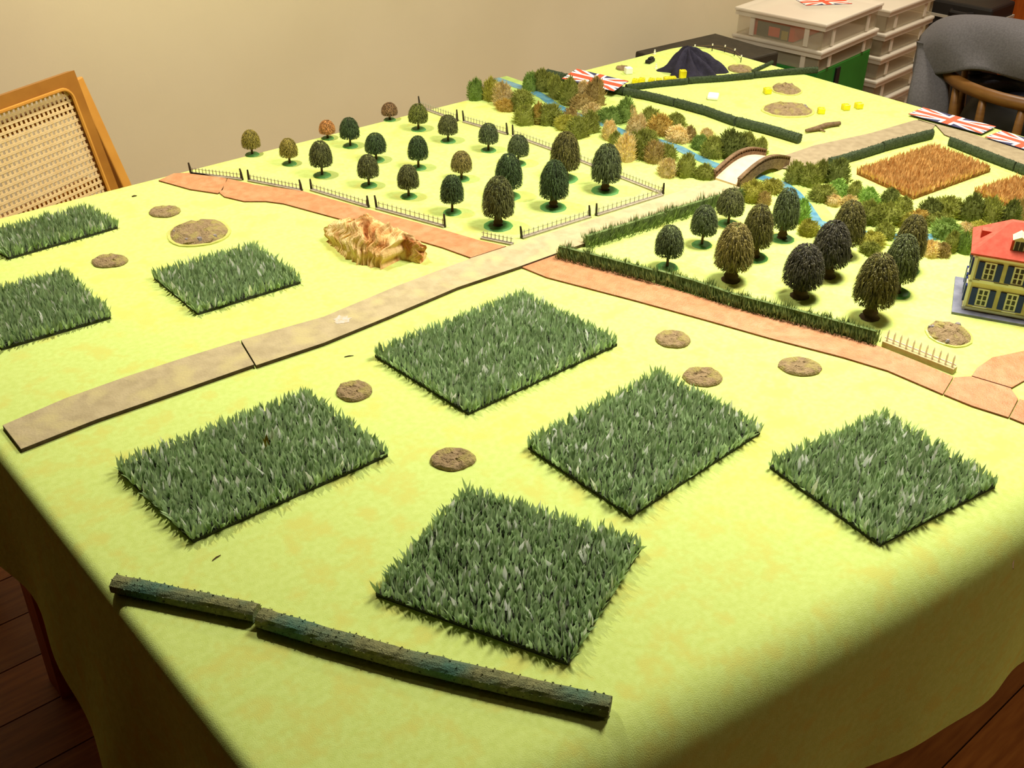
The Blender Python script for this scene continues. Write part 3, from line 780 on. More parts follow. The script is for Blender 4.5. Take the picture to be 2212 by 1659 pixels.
BC = {'G': S(140,166,84), 'O': S(156,160,78), 'Y': S(184,178,82), 'T': S(236,212,150), 'R': S(208,176,92), 'B': S(182,158,98), 'D': S(122,130,66), 'L': S(152,188,90)}
BN = {'G': 'mid green', 'O': 'olive green', 'Y': 'yellow-green', 'T': 'straw-coloured', 'R': 'orange', 'B': 'brown', 'D': 'dark olive', 'L': 'bright green'}
LB = [(1028,200,30,42,'G'),(1060,200,28,45,'Y'),(1086,212,32,46,'T'),(1126,214,45,30,'O'),(1093,230,35,25,'R'),(1112,228,32,28,'O'),(1135,252,45,40,'O'),(1161,252,22,40,'R'),(1187,252,44,40,'O'),(1145,184,28,38,'G'),
 (1172,181,42,44,'O'),(1201,196,40,46,'O'),(1229,207,38,55,'O'),(1260,203,28,38,'T'),(1258,222,45,30,'B'),(1286,207,32,55,'B'),(1278,242,34,30,'T'),(1234,254,36,32,'B'),(1248,280,52,42,'O'),(1276,270,32,42,'O'),(1222,268,34,30,'Y'),
 (1318,252,50,30,'G'),(1349,245,38,46,'G'),(1316,287,36,38,'T'),(1375,273,46,38,'T'),(1403,256,36,36,'O'),(1427,275,44,42,'R'),(1460,263,34,28,'O'),(1465,294,46,33,'T'),(1490,294,25,33,'B'),(1328,308,28,35,'O'),(1351,327,36,56,'T'),(1386,320,48,54,'O'),
 (1412,334,36,42,'B'),(1440,334,36,34,'O'),(1441,367,36,38,'T'),(1481,362,44,48,'O'),(1520,374,40,30,'O'),(1511,312,32,30,'G'),(1538,325,38,44,'O'),(1578,317,56,54,'D'),(1613,318,44,48,'O'),(1642,322,34,36,'O'),(1526,290,24,20,'T'),(1362,252,22,34,'T'),(1400,298,34,28,'O')]
RB = [(1626,417,45,42,'Y'),(1650,432,24,28,'B'),(1668,404,38,28,'Y'),(1714,380,35,45,'O'),(1745,385,42,46,'O'),(1771,376,30,45,'O'),(1807,376,50,52,'D'),(1807,408,40,30,'L'),(1775,420,46,34,'O'),(1728,462,36,48,'L'),(1744,495,36,34,'Y'),
 (1877,427,44,36,'L'),(1922,427,42,32,'D'),(1877,465,48,46,'O'),(1914,466,50,44,'O'),(1800,434,28,22,'T'),(1834,436,28,24,'T'),(1951,448,40,36,'O'),(1981,473,44,22,'R'),(2008,454,45,40,'D'),(2043,452,50,44,'O'),(2022,478,40,30,'O'),(2095,455,50,52,'D'),(2135,462,52,54,'O'),(2178,466,52,52,'D'),(2204,458,30,44,'B'),
 (2043,498,52,42,'G'),(2085,494,28,22,'T'),(2116,498,42,22,'Y'),(2080,530,30,44,'G'),(2054,527,34,42,'O'),(2006,539,40,34,'T'),(2033,542,30,28,'B'),(1881,520,42,32,'Y'),(1910,502,38,34,'O'),(1880,540,40,22,'O'),(1845,412,36,34,'O'),(1955,480,36,28,'Y'),(2160,500,46,26,'D'),(1850,470,34,36,'O')]
RIV = [(1070,172),(1145,197),(1195,228),(1310,273),(1395,300),(1465,322),(1535,356),(1640,384),(1715,418),(1760,480),(1868,508),(2000,516),(2080,508)]
LML = [(1040,200,'at the wall end of the river'),(1150,240,'behind the first river-side railings'),(1240,205,'under the flag by the wall'),(1240,275,'behind the tall orchard trees'),(1340,255,'near the first dark hedges'),(1345,320,'behind the railings close to the road'),(1440,275,'midway along the hedge line'),(1450,350,'by the road before the bridge'),(1590,320,'right next to the bridge')]
LMR = [(1650,415,'just below the bridge'),(1760,390,'between bridge and taupe-road hedge'),(1740,480,'beside the thin orchard trees'),(1880,430,'at the corner of the brown crops'),(1900,475,'behind the grey orchard trees'),(2020,460,'between the two brown crops'),(2150,465,'below the second brown crop'),(2050,520,'beside the house roof'),(1895,525,'behind the sage-green tree')]
def bushes(lst, where, grp):
    for i, (px, py, w, h, c) in enumerate(lst):
        q = P(px, py + h*.33); k = mpp(q); e = elev(q); wd_ = w*k*1.42; ht = (h*k - .25*wd_*math.sin(e))/math.cos(e)*1.12
        ht = max(ht, wd_*.45)
        o = link('lichen_bush', CL[(i*3) % 5], None, q, tuple(min(1, v*(1+.12*math.sin(i*2.3))) for v in BC[c][:3]) + (1,))
        o.scale = (wd_, wd_*(.85+.2*math.sin(i)), ht); o.rotation_euler.z = i*2.1
        lm = min(LML if 'wall' in where else LMR, key=lambda t: math.hypot(t[0]-px, (t[1]-py)*1.6))[2]
        sz = 'tall' if h > w*1.2 else 'low' if h < w*.75 else 'large' if w > 44 else 'small' if w < 34 else 'rounded'
        tag(o, f'{sz} {BN[c]} lichen bush {lm}', 'bush', f'{BN[c]} {grp}')
bushes(LB, 'beside the river between wall and bridge', 'bushes on the wall side of the bridge')
bushes(RB, 'beside the river between bridge and house', 'bushes on the house side of the bridge')

# ------------------------------------------------------------------ counters, flags and small things at the far end
def counter(px, py, s, label, m_=M_yellow, sz=1, group=None, cat='counter', sx=1):
    q = P(px, py + 7); k = mpp(q); a = s*k*.9
    o = MB(); o.box((-a/2*sx,-a/2,0),(a/2*sx,a/2,a*sz)); t = o.build('counter', m_, loc=q, bevel=a*.12); t.rotation_euler.z = .6 + (px % 7)*.09
    if m_ is M_yellow:
        for dx, dy in ((-.22,-.22),(.22,.22)):
            pm = MB(); pm.tube([(dx*a,dy*a,a*sz-.0002),(dx*a,dy*a,a*sz+.0004)], a*.09, 8); pm.build('pip', M_grassgold, t)
    return tag(t, label, cat, group)
for x, y in ((1372,174),(1386,172),(1407,173),(1423,173),(1440,170),(1453,169)):
    counter(x, y, 15, 'yellow cube counter in the row against the thin hedge', sz=.8, group='yellow counters behind the thin hedge')
counter(1474,163,16,'upright yellow counter in front of the dark cloth heap', sz=1.3)
counter(1657,195,17,'yellow cube counter touching the smaller far earth patch', sz=.8)
counter(1773,238,17,'yellow cube counter touching the larger far earth patch', sz=.8)
for x, y in ((1826,230),(1854,227)): counter(x, y, 17, 'yellow cube counter, one of a pair standing in the open', sz=.8, group='pair of yellow counters')
counter(1357,152,17,'white cube counter between flag and dark cloth heap', M_pwhite, .9)
counter(1540,205,26,'flat white block lying on the open cloth', M_pwhite, .35, sx=1.5)
for x, y, lb in ((1414,112,'tiny pale figure behind the black block'),(1417,143,'tiny pale figure in front of the black block')):
    q = P(x, y+5); mb = MB(); mb.tube([(0,0,0),(0,0,.002),(0,0,.0021),(0,0,.008),(0,0,.009),(0,0,.012)], [.004,.004,.002,.0026,.0013,.0018], 8)
    tag(mb.build('figurine', M_cream, loc=q), lb, 'figurine')
q = P(1404,135); mb = MB(); mb.box((-.016,-.007,0),(.016,.007,.009)); mb.box((-.006,-.005,.009),(.014,.005,.013)); t = mb.build('black_block', M_black, loc=q, bevel=.002); t.rotation_euler.z = .3
tag(t, 'small black block on the cloth beside the dark heap', 'block')
def flag(cx, cy, e0, e1, wd_, label, z=ZT, tilt=(0,0)):
    a, c = P(*e0, z), P(*e1, z); D = c - a; L = D.length; q = (a + c)/2
    mb = MB(); hx, hy = L/2, wd_/2
    mb.box((-hx,-hy,0),(hx,hy,.0012), 2)
    def clip(p0, p1, w, z, mi):
        d = Vector((p1[0]-p0[0], p1[1]-p0[1])).normalized(); n = Vector((-d.y, d.x))*w/2
        poly = [Vector(p0)-n, Vector(p1)-n, Vector(p1)+n, Vector(p0)+n]
        for ax, lim, sg in ((0,hx,1),(0,hx,-1),(1,hy,1),(1,hy,-1)):
            out = []
            for i in range(len(poly)):
                u_, v_ = poly[i], poly[(i+1)%len(poly)]; fu, fv = lim - sg*u_[ax], lim - sg*v_[ax]
                if fu >= 0: out.append(u_)
                if (fu >= 0) != (fv >= 0): out.append(u_.lerp(v_, fu/(fu-fv)))
            poly = out
        mb.poly([(p.x,p.y,z) for p in poly], mi)
    e = 1.2
    for s in (1,-1):
        clip((-hx*e,-hy*e*s),(hx*e,hy*e*s), wd_*.36, .00130+.00003*s, 1)
    for s in (1,-1):
        clip((-hx*e,-hy*e*s),(hx*e,hy*e*s), wd_*.15, .00140+.00003*s, 0)
    clip((-hx,0),(hx,0), wd_*.44, .0015, 1); clip((0,-hy),(0,hy), wd_*.44, .00155, 1)
    clip((-hx,0),(hx,0), wd_*.24, .00165, 0); clip((0,-hy),(0,hy), wd_*.24, .0017, 0)
    o = mb.build('flag_card', [M_fr, M_fw, M_fb], loc=q); o.rotation_euler = (tilt[0], tilt[1], math.atan2(D.y, D.x))
    return tag(o, label, 'flag')
flag(0,0,(1230,160),(1342,187),.062,'red, white and blue flag card lying across the dark hedge by the wall',z=ZT+.021,tilt=(.16,0))
flag(0,0,(1978,240),(2136,282),.068,'red, white and blue flag card on the table end at the road corner',z=ZT+.005)
flag(0,0,(2146,290),(2290,334),.068,'red, white and blue flag card farther along the table end beside the wooden chair',z=ZT+.005)
# dark cloth heap
def heap():
    q = P(1492,158); mb = MB(); n = 40; nr = 14; k = mpp(q)
    rt = Vector((CR.x,CR.y,0)).normalized(); aw = Vector((-rt.y,rt.x,0))
    vs, fs = [], []
    for i in range(nr+1):
        f = 1 - i/nr
        for j in range(n):
            a = 2*PI*j/n
            lobes = 1 + .22*math.sin(a*3+.7) + .16*math.sin(a*7) + .1*math.sin(a*11+1)*f
            z = .066*(1-f)**.85*(1+.3*math.sin(a*3+2)*f*(1-f)*2) + .010*f*(1-f)*4*math.sin(a*8+i*.3)
            sx = -.010*(1-f)
            p = rt*(.072*f*lobes*math.cos(a)+sx) + aw*(.05*f*lobes*math.sin(a)); vs.append((p.x,p.y,max(0,z) if i else 0))
    for i in range(nr):
        for j in range(n): fs.append((i*n+j, i*n+(j+1)%n, (i+1)*n+(j+1)%n, (i+1)*n+j))
    mb.faces(vs, fs); o = mb.build('cloth_heap', M_navy, loc=q, smooth=True)
    tag(o, 'crumpled dark navy cloth bag heaped near the far corner', 'cloth bag')
heap()
# wire fence with pale posts
pp = [(1500,112),(1538,110),(1565,113),(1586,121),(1600,135)]; c = P(*pp[0]); o = empty('wire_fence', c); tag(o, 'curved wire fence with pale post tops behind the dark heap', 'fence')
q = [P(x,y)-c for x,y in pp]
for p in q:
    mb = MB(); mb.tube([(0,0,0),(0,0,.016)], .0011, 6); t = mb.build('post', M_iron, o, loc=p)
    mb = MB(); mb.tube([(0,0,.014),(0,0,.019)], .0018, 6); mb.build('post_top', M_cream, t)
for z in (.008,.015):
    mb = MB(); mb.tube([p+Vector((0,0,z)) for p in q], .0006, 5); mb.build('wire', M_bstone, o)

# ------------------------------------------------------------------ paper house
def house():
    M_hw = mat('house_wall', S(228,212,164), S(218,200,150), scale=90); M_hg = mat('house_grey', S(178,178,172), S(160,160,156), scale=90)
    M_hr = mat('house_roof', S(206,94,74), S(190,80,62), scale=120); M_hb = mat('house_blue', S(40,56,126), rough=.6)
    M_hd = mat('house_door', S(190,58,34), rough=.5); M_hk = mat('house_pane', S(40,38,36), rough=.2); M_hf = mat('house_white', S(236,230,214), rough=.6)
    M_pl = mat('house_plinth', S(130,132,146), S(112,114,130), scale=90)
    a = P(2076,672); d = P(2200,694) - a; d.z = 0; d.normalize(); n = Vector((-d.y,d.x,0))
    if n.dot(Vector((a.x,a.y,0))) < 0: n = -n          # n points away from the camera
    wdt, dep, hw = .235, .085, .098
    o = empty('paper_house', a, math.atan2(d.y,d.x)); tag(o, 'model house with red hipped roof, cream walls and blue shutters', 'model house')
    sg = 1 if (Vector((-d.y,d.x,0)).dot(n) > 0) else -1   # local +y away from camera
    def B(name, lo, hi, m_, par=o, bev=0):
        mb = MB(); mb.box(lo, hi); return mb.build(name, m_, par, bevel=bev)
    B('plinth', (-.014,-.016,0),(wdt+.014,dep+.03,.004), M_pl)
    w = B('wall', (0,0,.004),(wdt,dep,hw), M_hw)
    bx0, bx1 = .092, .143
    bay = B('centre_bay', (bx0,-.006,.004),(bx1,.0,hw+.012), M_hg)
    for z in (.006,.052,.092):
        B('band', (-.001,-.0015,z),(bx0,0,z+.004), M_hf); B('band', (bx1,-.0015,z),(wdt+.001,0,z+.004), M_hf)
    for x in (0,bx0-.004,bx1,wdt-.004): B('pilaster', (x,-.0015,.004),(x+.004,0,hw), M_hf)
    def window(x, z, w_=.014, h=.026, shut=True):
        f = B('window', (x-w_/2-.0015,-.0018,z-.0015),(x+w_/2+.0015,-.0003,z+h+.0015), M_hf)
        for i in range(2):
            for j in range(3):
                B('pane', (x-w_/2+i*w_/2+.0012,-.0026,z+j*h/3+.0012),(x-w_/2+(i+1)*w_/2-.0012,-.0017,z+(j+1)*h/3-.0012), M_hk, f)
        B('sill', (x-w_/2-.003,-.004,z-.0035),(x+w_/2+.003,0,z-.0015), M_hf, f)
        if shut:
            for s in (-1,1): B('shutter', (x+s*(w_/2+.006)-.0042,-.003,z-.001),(x+s*(w_/2+.006)+.0042,-.0003,z+h+.001), M_hb, f)
    for x in (.024,.065,wdt-.065,wdt-.024):
        window(x,.060); window(x,.016)
    f = B('window', (.1085,-.009,.058),(.1265,-.006,.088), M_hf)
    for i in range(2):
        for j in range(3): B('pane', (.1105+i*.0075,-.0098,.060+j*.009),(.1105+i*.0075+.006,-.0088,.060+j*.009+.0075), M_hk, f)
    dr_ = B('door', (.106,-.009,.006),(.129,-.006,.046), M_hd)
    for i in range(2):
        for j in range(2): B('door_panel', (.108+i*.0105,-.0098,.009+j*.016),(.108+i*.0105+.0085,-.0088,.009+j*.016+.013), M_hd, dr_)
    B('door_light', (.107,-.0098,.041),(.128,-.0088,.0455), M_hk, dr_)
    # hipped roof
    e = .008; zr = hw; zt = hw+.044
    vs = [(-e,-e,zr),(wdt+e,-e,zr),(wdt+e,dep+e,zr),(-e,dep+e,zr),(.040,dep*.5-.004,zt),(wdt-.040,dep*.5-.004,zt),(wdt-.040,dep*.5+.004,zt),(.040,dep*.5+.004,zt)]
    vs = vs[:4] + [(x,y,zr+.003) for x,y,_ in vs[:4]] + vs[4:]
    mb = MB(); mb.faces(vs, [(3,2,1,0),(0,1,5,4),(1,2,6,5),(2,3,7,6),(3,0,4,7),(4,5,9,8),(5,6,10,9),(6,7,11,10),(7,4,8,11),(8,9,10,11)]); rf = mb.build('roof', M_hr, o)
    for x in (.055, wdt-.055):
        dm = B('dormer', (x-.009,.004,zr+.006),(x+.009,.035,zr+.030), M_hf, o)
        mb = MB(); mb.faces([(x-.011,.001,zr+.030),(x+.011,.001,zr+.030),(x+.011,.04,zr+.030),(x-.011,.04,zr+.030),(x,.001,zr+.036),(x,.05,zr+.036)], [(0,1,4),(1,2,5,4),(3,0,4,5),(2,3,5),(3,2,1,0)]); mb.build('dormer_roof', M_hw, dm)
        for i in range(2): B('pane', (x-.006+i*.0065,.0032,zr+.009),(x-.006+i*.0065+.0055,.0042,zr+.027), M_hk, dm)
        for s in (-1,1): B('shutter', (x+s*.0095-.0017,.0028,zr+.008),(x+s*.0095+.0017,.0045,zr+.028), M_hd, dm)
    B('chimney', (.064,dep*.5-.007,zt-.02),(.076,dep*.5+.007,zt+.018), M_hw); B('chimney', (wdt-.076,dep*.5-.007,zt-.02),(wdt-.064,dep*.5+.007,zt+.018), M_hw)
    sd = B('side_dormer', (.002,dep*.5-.008,zr+.006),(.016,dep*.5+.008,zr+.024), M_hr)
    for z in (.016,.060):
        for y in (.022,.062):
            f = B('window', (-.0018,y-.008,z),(-.0003,y+.008,z+.026), M_hf); B('pane', (-.0026,y-.006,z+.002),(-.0017,y+.006,z+.024), M_hk, f)
            for s in (-1,1): B('shutter', (-.003,y+s*.013-.004,z),(-.0003,y+s*.013+.004,z+.026), M_hb, f)
house()

# ------------------------------------------------------------------ cane-backed chair by the wall
def cane_chair():
    M_cf = mat('beech_dark', S(168,112,40), S(150,96,32), scale=14, stretch=(1,1,6), rough=.4, spec=.4)
    M_cl = mat('beech_light', S(214,152,64), S(204,140,56), scale=14, stretch=(1,1,6), rough=.4, spec=.4)
    M_cane = mat('cane', S(252,228,176), S(246,218,160), scale=60, rough=.6, trans=.3)
    T = PY(152,153,2.17)
    th, ln = math.radians(CH_TH), math.radians(CH_LN)
    u = Vector((math.cos(th), math.sin(th), 0))             # along the top rail, to the image right
    nrm = Vector((-u.y, u.x, 0))                            # away from the table
    v = (Vector((0,0,1))*math.cos(ln) + nrm*math.sin(ln)); fr = u.cross(v)   # panel up / facing the table
    Wd, Hh = .44, .285
    base = T - u*Wd/2; base = Vector((base.x, base.y, 0)) - nrm*.12
    o = empty('cane_chair', base); tag(o, 'wooden chair with woven cane back pushed up to the table by the wall', 'chair')
    Mx = Matrix((u, v, fr)).transposed().to_4x4(); Mx.translation = T - u*Wd - v*Hh - base   # local: x 0..Wd, y 0..Hh, z to the table
    def bx(name, lo, hi, m_, par=o, bev=.004):
        mb = MB(); mb.box(lo, hi); t = mb.build(name, m_, par, bevel=bev); t.matrix_local = Mx; return t
    fw = .026
    # frame with rounded inner corners
    mb = MB(); ns = 6; r = .022
    inner = []
    for cx, cy, a0 in ((Wd-fw-r, Hh-fw-r, 0), (fw+r, Hh-fw-r, 90), (fw+r, fw+r, 180), (Wd-fw-r, fw+r, 270)):
        for k in range(ns+1):
            a = math.radians(a0 + 90*k/ns); inner.append((cx+r*math.cos(a), cy+r*math.sin(a)))
    outer = []
    for (cx, cy), a0 in (((Wd,Hh),0),((0,Hh),90),((0,0),180),((Wd,0),270)):
        outer += [(cx,cy)]*(ns+1)
    n = len(inner)
    for z0, z1 in ((-.011,.011),):
        vs = [(x,y,z1) for x,y in inner] + [(x,y,z1) for x,y in outer] + [(x,y,z0) for x,y in inner] + [(x,y,z0) for x,y in outer]
        fs = []
        for k in range(n):
            j = (k+1) % n
            fs.append((k, n+k, n+j, j)); fs.append((2*n+k, 2*n+j, 3*n+j, 3*n+k)); fs.append((k, j, 2*n+j, 2*n+k)); fs.append((n+k, 3*n+k, 3*n+j, n+j))
        mb.faces(vs, fs)
    t = mb.build('back_frame', M_cf, o); t.matrix_local = Mx
    # cane bead and weave
    mb = MB(); mb.tube([(x,y,.012) for x,y in inner + inner[:1]], .0035, 6); t2 = mb.build('cane_bead', M_cl, t)
    mb = MB(); x0, x1, y0, y1 = fw, Wd-fw, fw, Hh-fw; st = .0110
    def strand(p, q, w, z): mb.bar((p[0],p[1],z), (q[0],q[1],z), w, .0007, 0, (0,0,1))
    k = x0 + st*.5
    while k < x1:
        for dx in (-.0015,.0015): strand((k+dx,y0),(k+dx,y1), .0027, .004)
        k += st
    k = y0 + st*.5
    while k < y1:
        for dy in (-.0014,.0014): strand((x0,k+dy),(x1,k+dy), .0025, .0048)
        k += st*1.15
    t3 = mb.build('cane_panel', M_cane, o); t3.matrix_local = Mx
    # posts behind the panel, running down as rear legs
    for sx in (1, -1):
        x = Wd/2 + sx*(Wd/2+.042); xb = x + sx*.048
        mb = MB(); mb.bar((x,Hh-.022,-.046),(xb,-.25,-.046), .024, .024, 0, (0,0,1)); t = mb.build('back_post', M_cl, o, bevel=.003); t.matrix_local = Mx
        lo = Mx @ Vector((xb,-.245,-.046)); mb = MB(); mb.bar(lo, Vector((lo.x,lo.y,0)) + nrm*.04, .024, .024, 0, u); mb.build('leg', M_cl, o)
    for y in (.05, Hh-.075): bx('spacer', (.02,y,-.056),(Wd-.02,y+.028,-.011), M_cf)
    # seat and front legs under the table
    sc_ = Mx @ Vector((Wd/2,0,0)); sc_.z = .45; f2 = -nrm
    mb = MB(); mb.bar(sc_ + f2*-.03, sc_ + f2*.36, Wd, .035); mb.build('seat', M_cf, o, bevel=.006)
    for s in (-1,1):
        q = sc_ + f2*.33 + u*s*(Wd/2-.03); mb = MB(); mb.bar((q.x,q.y,.45),(q.x,q.y,0), .03, .03, 0, u); mb.build('leg', M_cl, o)
CH_TH, CH_LN = 23, 14
cane_chair()

# ------------------------------------------------------------------ black trunk and plastic boxes past the far end
def trunk():
    a, c, d = P(1372,110,.62), P(1545,71,.62), P(1704,106,.62)
    u = (c - a); u.z = 0; L = u.length; u.normalize(); s = (d - c); s.z = 0; s = s - u*s.dot(u); wd_ = s.length; s.normalize()
    o = empty('storage_chest', (a.x,a.y,0), 0); tag(o, 'flat-topped black chest behind the far table corner', 'chest')
    Mx = Matrix((u, s, Vector((0,0,1)))).transposed().to_4x4()
    M_b2 = mat('black_trunk', S(58,52,40), S(48,43,33), scale=40, rough=.6)
    for nm, lo, hi in (('body',(.006,.006,.0),(L-.006,wd_-.006,.56)),('lid',(0,0,.56),(L,wd_,.62))):
        mb = MB(); mb.box(lo, hi); t = mb.build(nm, M_b2, o, bevel=.006); t.matrix_local = Mx
    for x in (.2,.7):
        mb = MB(); mb.box((x*L-.02,wd_-.004,.51),(x*L+.02,wd_+.006,.59)); t = mb.build('latch', M_black, o); t.matrix_local = Mx
M_clr = mat('clear_plastic', S(226,214,180), S(218,204,170), scale=6, rough=.3, spec=.5, clear=.8)
M_lid = mat('clear_lid', S(244,234,212), S(238,226,204), scale=6, rough=.4, spec=.5, clear=.35)
M_green = mat('green_plastic', S(44,122,44), S(38,112,40), scale=10, rough=.4)
def clear_box(loc, rz, L, D, Hh, label, lid=True, group=None, m_=None, drawer=False):
    o = empty('storage_box', loc, rz); tag(o, label, 'storage box', group)
    m_ = m_ or M_clr; t = .004; tp = .93
    mb = MB()
    def sh(x0,y0,x1,y1,z0,z1):
        mb.box((x0,y0,z0),(x1,y1,z1))
    sh(0,0,L,D,0,t); sh(0,0,L,t,0,Hh); sh(0,D-t,L,D,0,Hh); sh(0,0,t,D,0,Hh); sh(L-t,0,L,D,0,Hh)
    body = mb.build('body', m_, o)
    mb = MB(); e = .008
    for lo, hi in (((-e,-e,Hh-.012),(L+e,0,Hh)),((-e,D,Hh-.012),(L+e,D+e,Hh)),((-e,0,Hh-.012),(0,D,Hh)),((L,0,Hh-.012),(L+e,D,Hh))): mb.box(lo, hi)
    mb.build('rim', M_lid, o)
    for x in (L*.18, L*.82):
        mb = MB(); mb.box((x-.008,-.004,.004),(x+.008,0,Hh-.012)); mb.build('rib', M_lid, o)
        mb = MB(); mb.box((-.004,D*x/L-.008,.004),(0,D*x/L+.008,Hh-.012)); mb.build('rib', M_lid, o)
    if lid:
        mb = MB(); mb.box((-.012,-.012,Hh),(L+.012,D+.012,Hh+.012)); l = mb.build('lid', M_lid, o, bevel=.004)
    return o
trunk()
# stack one: the near corner of its boxes seen at (1776,49)/(1764,150)
K0 = PX(1768,140,3.0)
rz1 = math.radians(8)
def stack(corner, rz, items):
    for (z, L, D, Hh, lb, m_, lid, g) in items:
        # local origin is the corner with least x and y
        clear_box((corner.x, corner.y, z), rz, L, D, Hh, lb, lid, g, m_)
zt1 = PX(1778,49,3.0).z
print('stack corner', K0, zt1)
BL, BD = .385, .305
zg = PX(1768,157,3.0).z
hb = (zt1 - zg - .024)*.57; hl = (zt1 - zg - .024)*.43
gS = None
stack(K0, rz1, [(zt1-.012-hb, BL, BD, hb, 'upper clear plastic box holding a red and black carton', None, True, None),
                (zg, BL, BD, hl, 'lower clear plastic box resting on the green crate', None, True, None)])
clear_box((K0.x,K0.y,0), rz1, BL, BD, .3, 'bottom clear plastic box standing on the floor under the green crate', True)
b = MB(); e = empty('green_crate', (K0.x,K0.y,.316), rz1); tag(e, 'green plastic crate with a black clasp under the clear boxes', 'crate')
b.box((0,0,0),(BL,BD,zg-.316)); b.build('body', M_green, e, bevel=.006)
b = MB(); b.box((.13,-.006,.0),(.158,.002,zg-.33)); b.build('clasp', M_black, e)
e = empty('carton', K0 + Vector((0,0,0)), rz1); e.location = (K0.x, K0.y, zt1-.012-hb+.0045); tag(e, 'red and black carton with a yellow mark inside the upper clear box', 'carton')
M_red = mat('carton_red', S(200,34,20), rough=.5)
b = MB(); b.box((.012,.105,0),(.25,.255,hb-.008)); b.build('carton_body', M_red, e)
b = MB(); b.box((.0105,.122,0),(.012,.238,hb*.62)); b.build('black_panel', M_black, e)
b = MB(); b.box((.009,.155,.006),(.0105,.195,hb*.48)); b.build('red_square', M_red, e)
b = MB(); b.box((.009,.125,.002),(.0105,.148,hb*.40)); b.build('yellow_square', M_grassgold, e)
# stack two: five shallow boxes further along
K1 = PX(1902,120,3.5)
zt2 = PX(1912,14,3.5).z
hs = (zt2 - .0)/8
for i in range(8):
    clear_box((K1.x, K1.y, i*hs), math.radians(6), .36, .30, hs-.018, f'shallow clear plastic box, {["bottom","second","third","fourth","fifth","sixth","seventh","topmost"][i]} of the tall stack', True, 'tall stack of shallow boxes')
# flag card on the box lid
f4 = flag(0,0,(1768,4),(1862,10),.07,'red and white flag card lying on top of the clear box lid')
f4.location = (K0.x+.23, K0.y+.17, zt1); f4.rotation_euler = (0,0,-.5); f4.scale = (1.25,1.2,1)
# black case behind the jacket
q = PX(2118,8,4.0); e = empty('black_case', (q.x,q.y,0), math.radians(4)); tag(e, 'black case standing behind the jacket beside the wooden door', 'case')
b = MB(); b.box((-.05,-.07,0),(.15,.17,q.z+.0)); b.build('body', M_black, e, bevel=.01)
b = MB(); b.box((-.054,-.074,q.z-.06),(.154,.174,q.z-.05)); b.build('seam', M_pick, e)
b = MB(); b.tube([(-.05,-.0,q.z-.03),(-.075,.01,q.z-.03),(-.075,.07,q.z-.03),(-.05,.08,q.z-.03)], .008); b.build('handle', M_black, e)

# ------------------------------------------------------------------ wooden chair with a grey jacket over it
def jacket_chair():
    M_w = mat('chair_wood', S(118,80,36), S(98,64,26), scale=16, stretch=(1,1,5), rough=.4)
    c = PX(2150,205,2.66); cx, cy = c.x + .25, c.y - .03; zr = c.z
    o = empty('wooden_armchair', (cx,cy,0)); tag(o, 'wooden spindle-back armchair under the grey jacket at the table end', 'chair')
    R = .27
    arc = [(-R*math.cos(a), R*math.sin(a)) for a in [math.radians(-110+220*k/20) for k in range(21)]]
    mb = MB(); mb.tube([(x,y,zr) for x,y in arc], .017, 8); mb.build('arm_rail', M_w, o, smooth=True)
    mb = MB(); n = 24; out = [(.25*math.cos(2*PI*k/n), .25*math.sin(2*PI*k/n)) for k in range(n)]; mb.prism(out, .43, .465); mb.build('seat', M_w, o, bevel=.006)
    for k in range(1, 20, 2):
        x, y = arc[k]; mb = MB(); mb.tube([(x*.86,y*.86,.46),(x*.96,y*.96,(.46+zr)/2),(x,y,zr)], [.009,.013,.009], 8); mb.build('spindle', M_w, o, smooth=True)
    for x, y in ((-.17,-.17),(.17,-.17),(-.17,.17),(.17,.17)):
        mb = MB(); mb.tube([(x*.8,y*.8,.43),(x*1.15,y*1.15,0)], [.02,.014], 8); mb.build('leg', M_w, o, smooth=True)
jacket_chair()
def seat_shade():  # added dark lump standing in for the shade behind the spindles
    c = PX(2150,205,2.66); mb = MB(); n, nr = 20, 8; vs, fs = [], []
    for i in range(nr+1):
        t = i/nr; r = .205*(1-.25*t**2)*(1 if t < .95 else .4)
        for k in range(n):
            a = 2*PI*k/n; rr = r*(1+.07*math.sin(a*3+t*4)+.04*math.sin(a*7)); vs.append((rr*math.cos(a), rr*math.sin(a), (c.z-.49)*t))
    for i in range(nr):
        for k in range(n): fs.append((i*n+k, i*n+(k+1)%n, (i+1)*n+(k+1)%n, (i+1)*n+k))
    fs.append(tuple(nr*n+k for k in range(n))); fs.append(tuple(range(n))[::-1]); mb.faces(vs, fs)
    o = mb.build('shade_filler', M_black, loc=(c.x+.25, c.y-.03, .465), smooth=True)
    tag(o, 'made-up black filler standing for the shade behind the wooden armchair spindles', 'bag')
seat_shade()
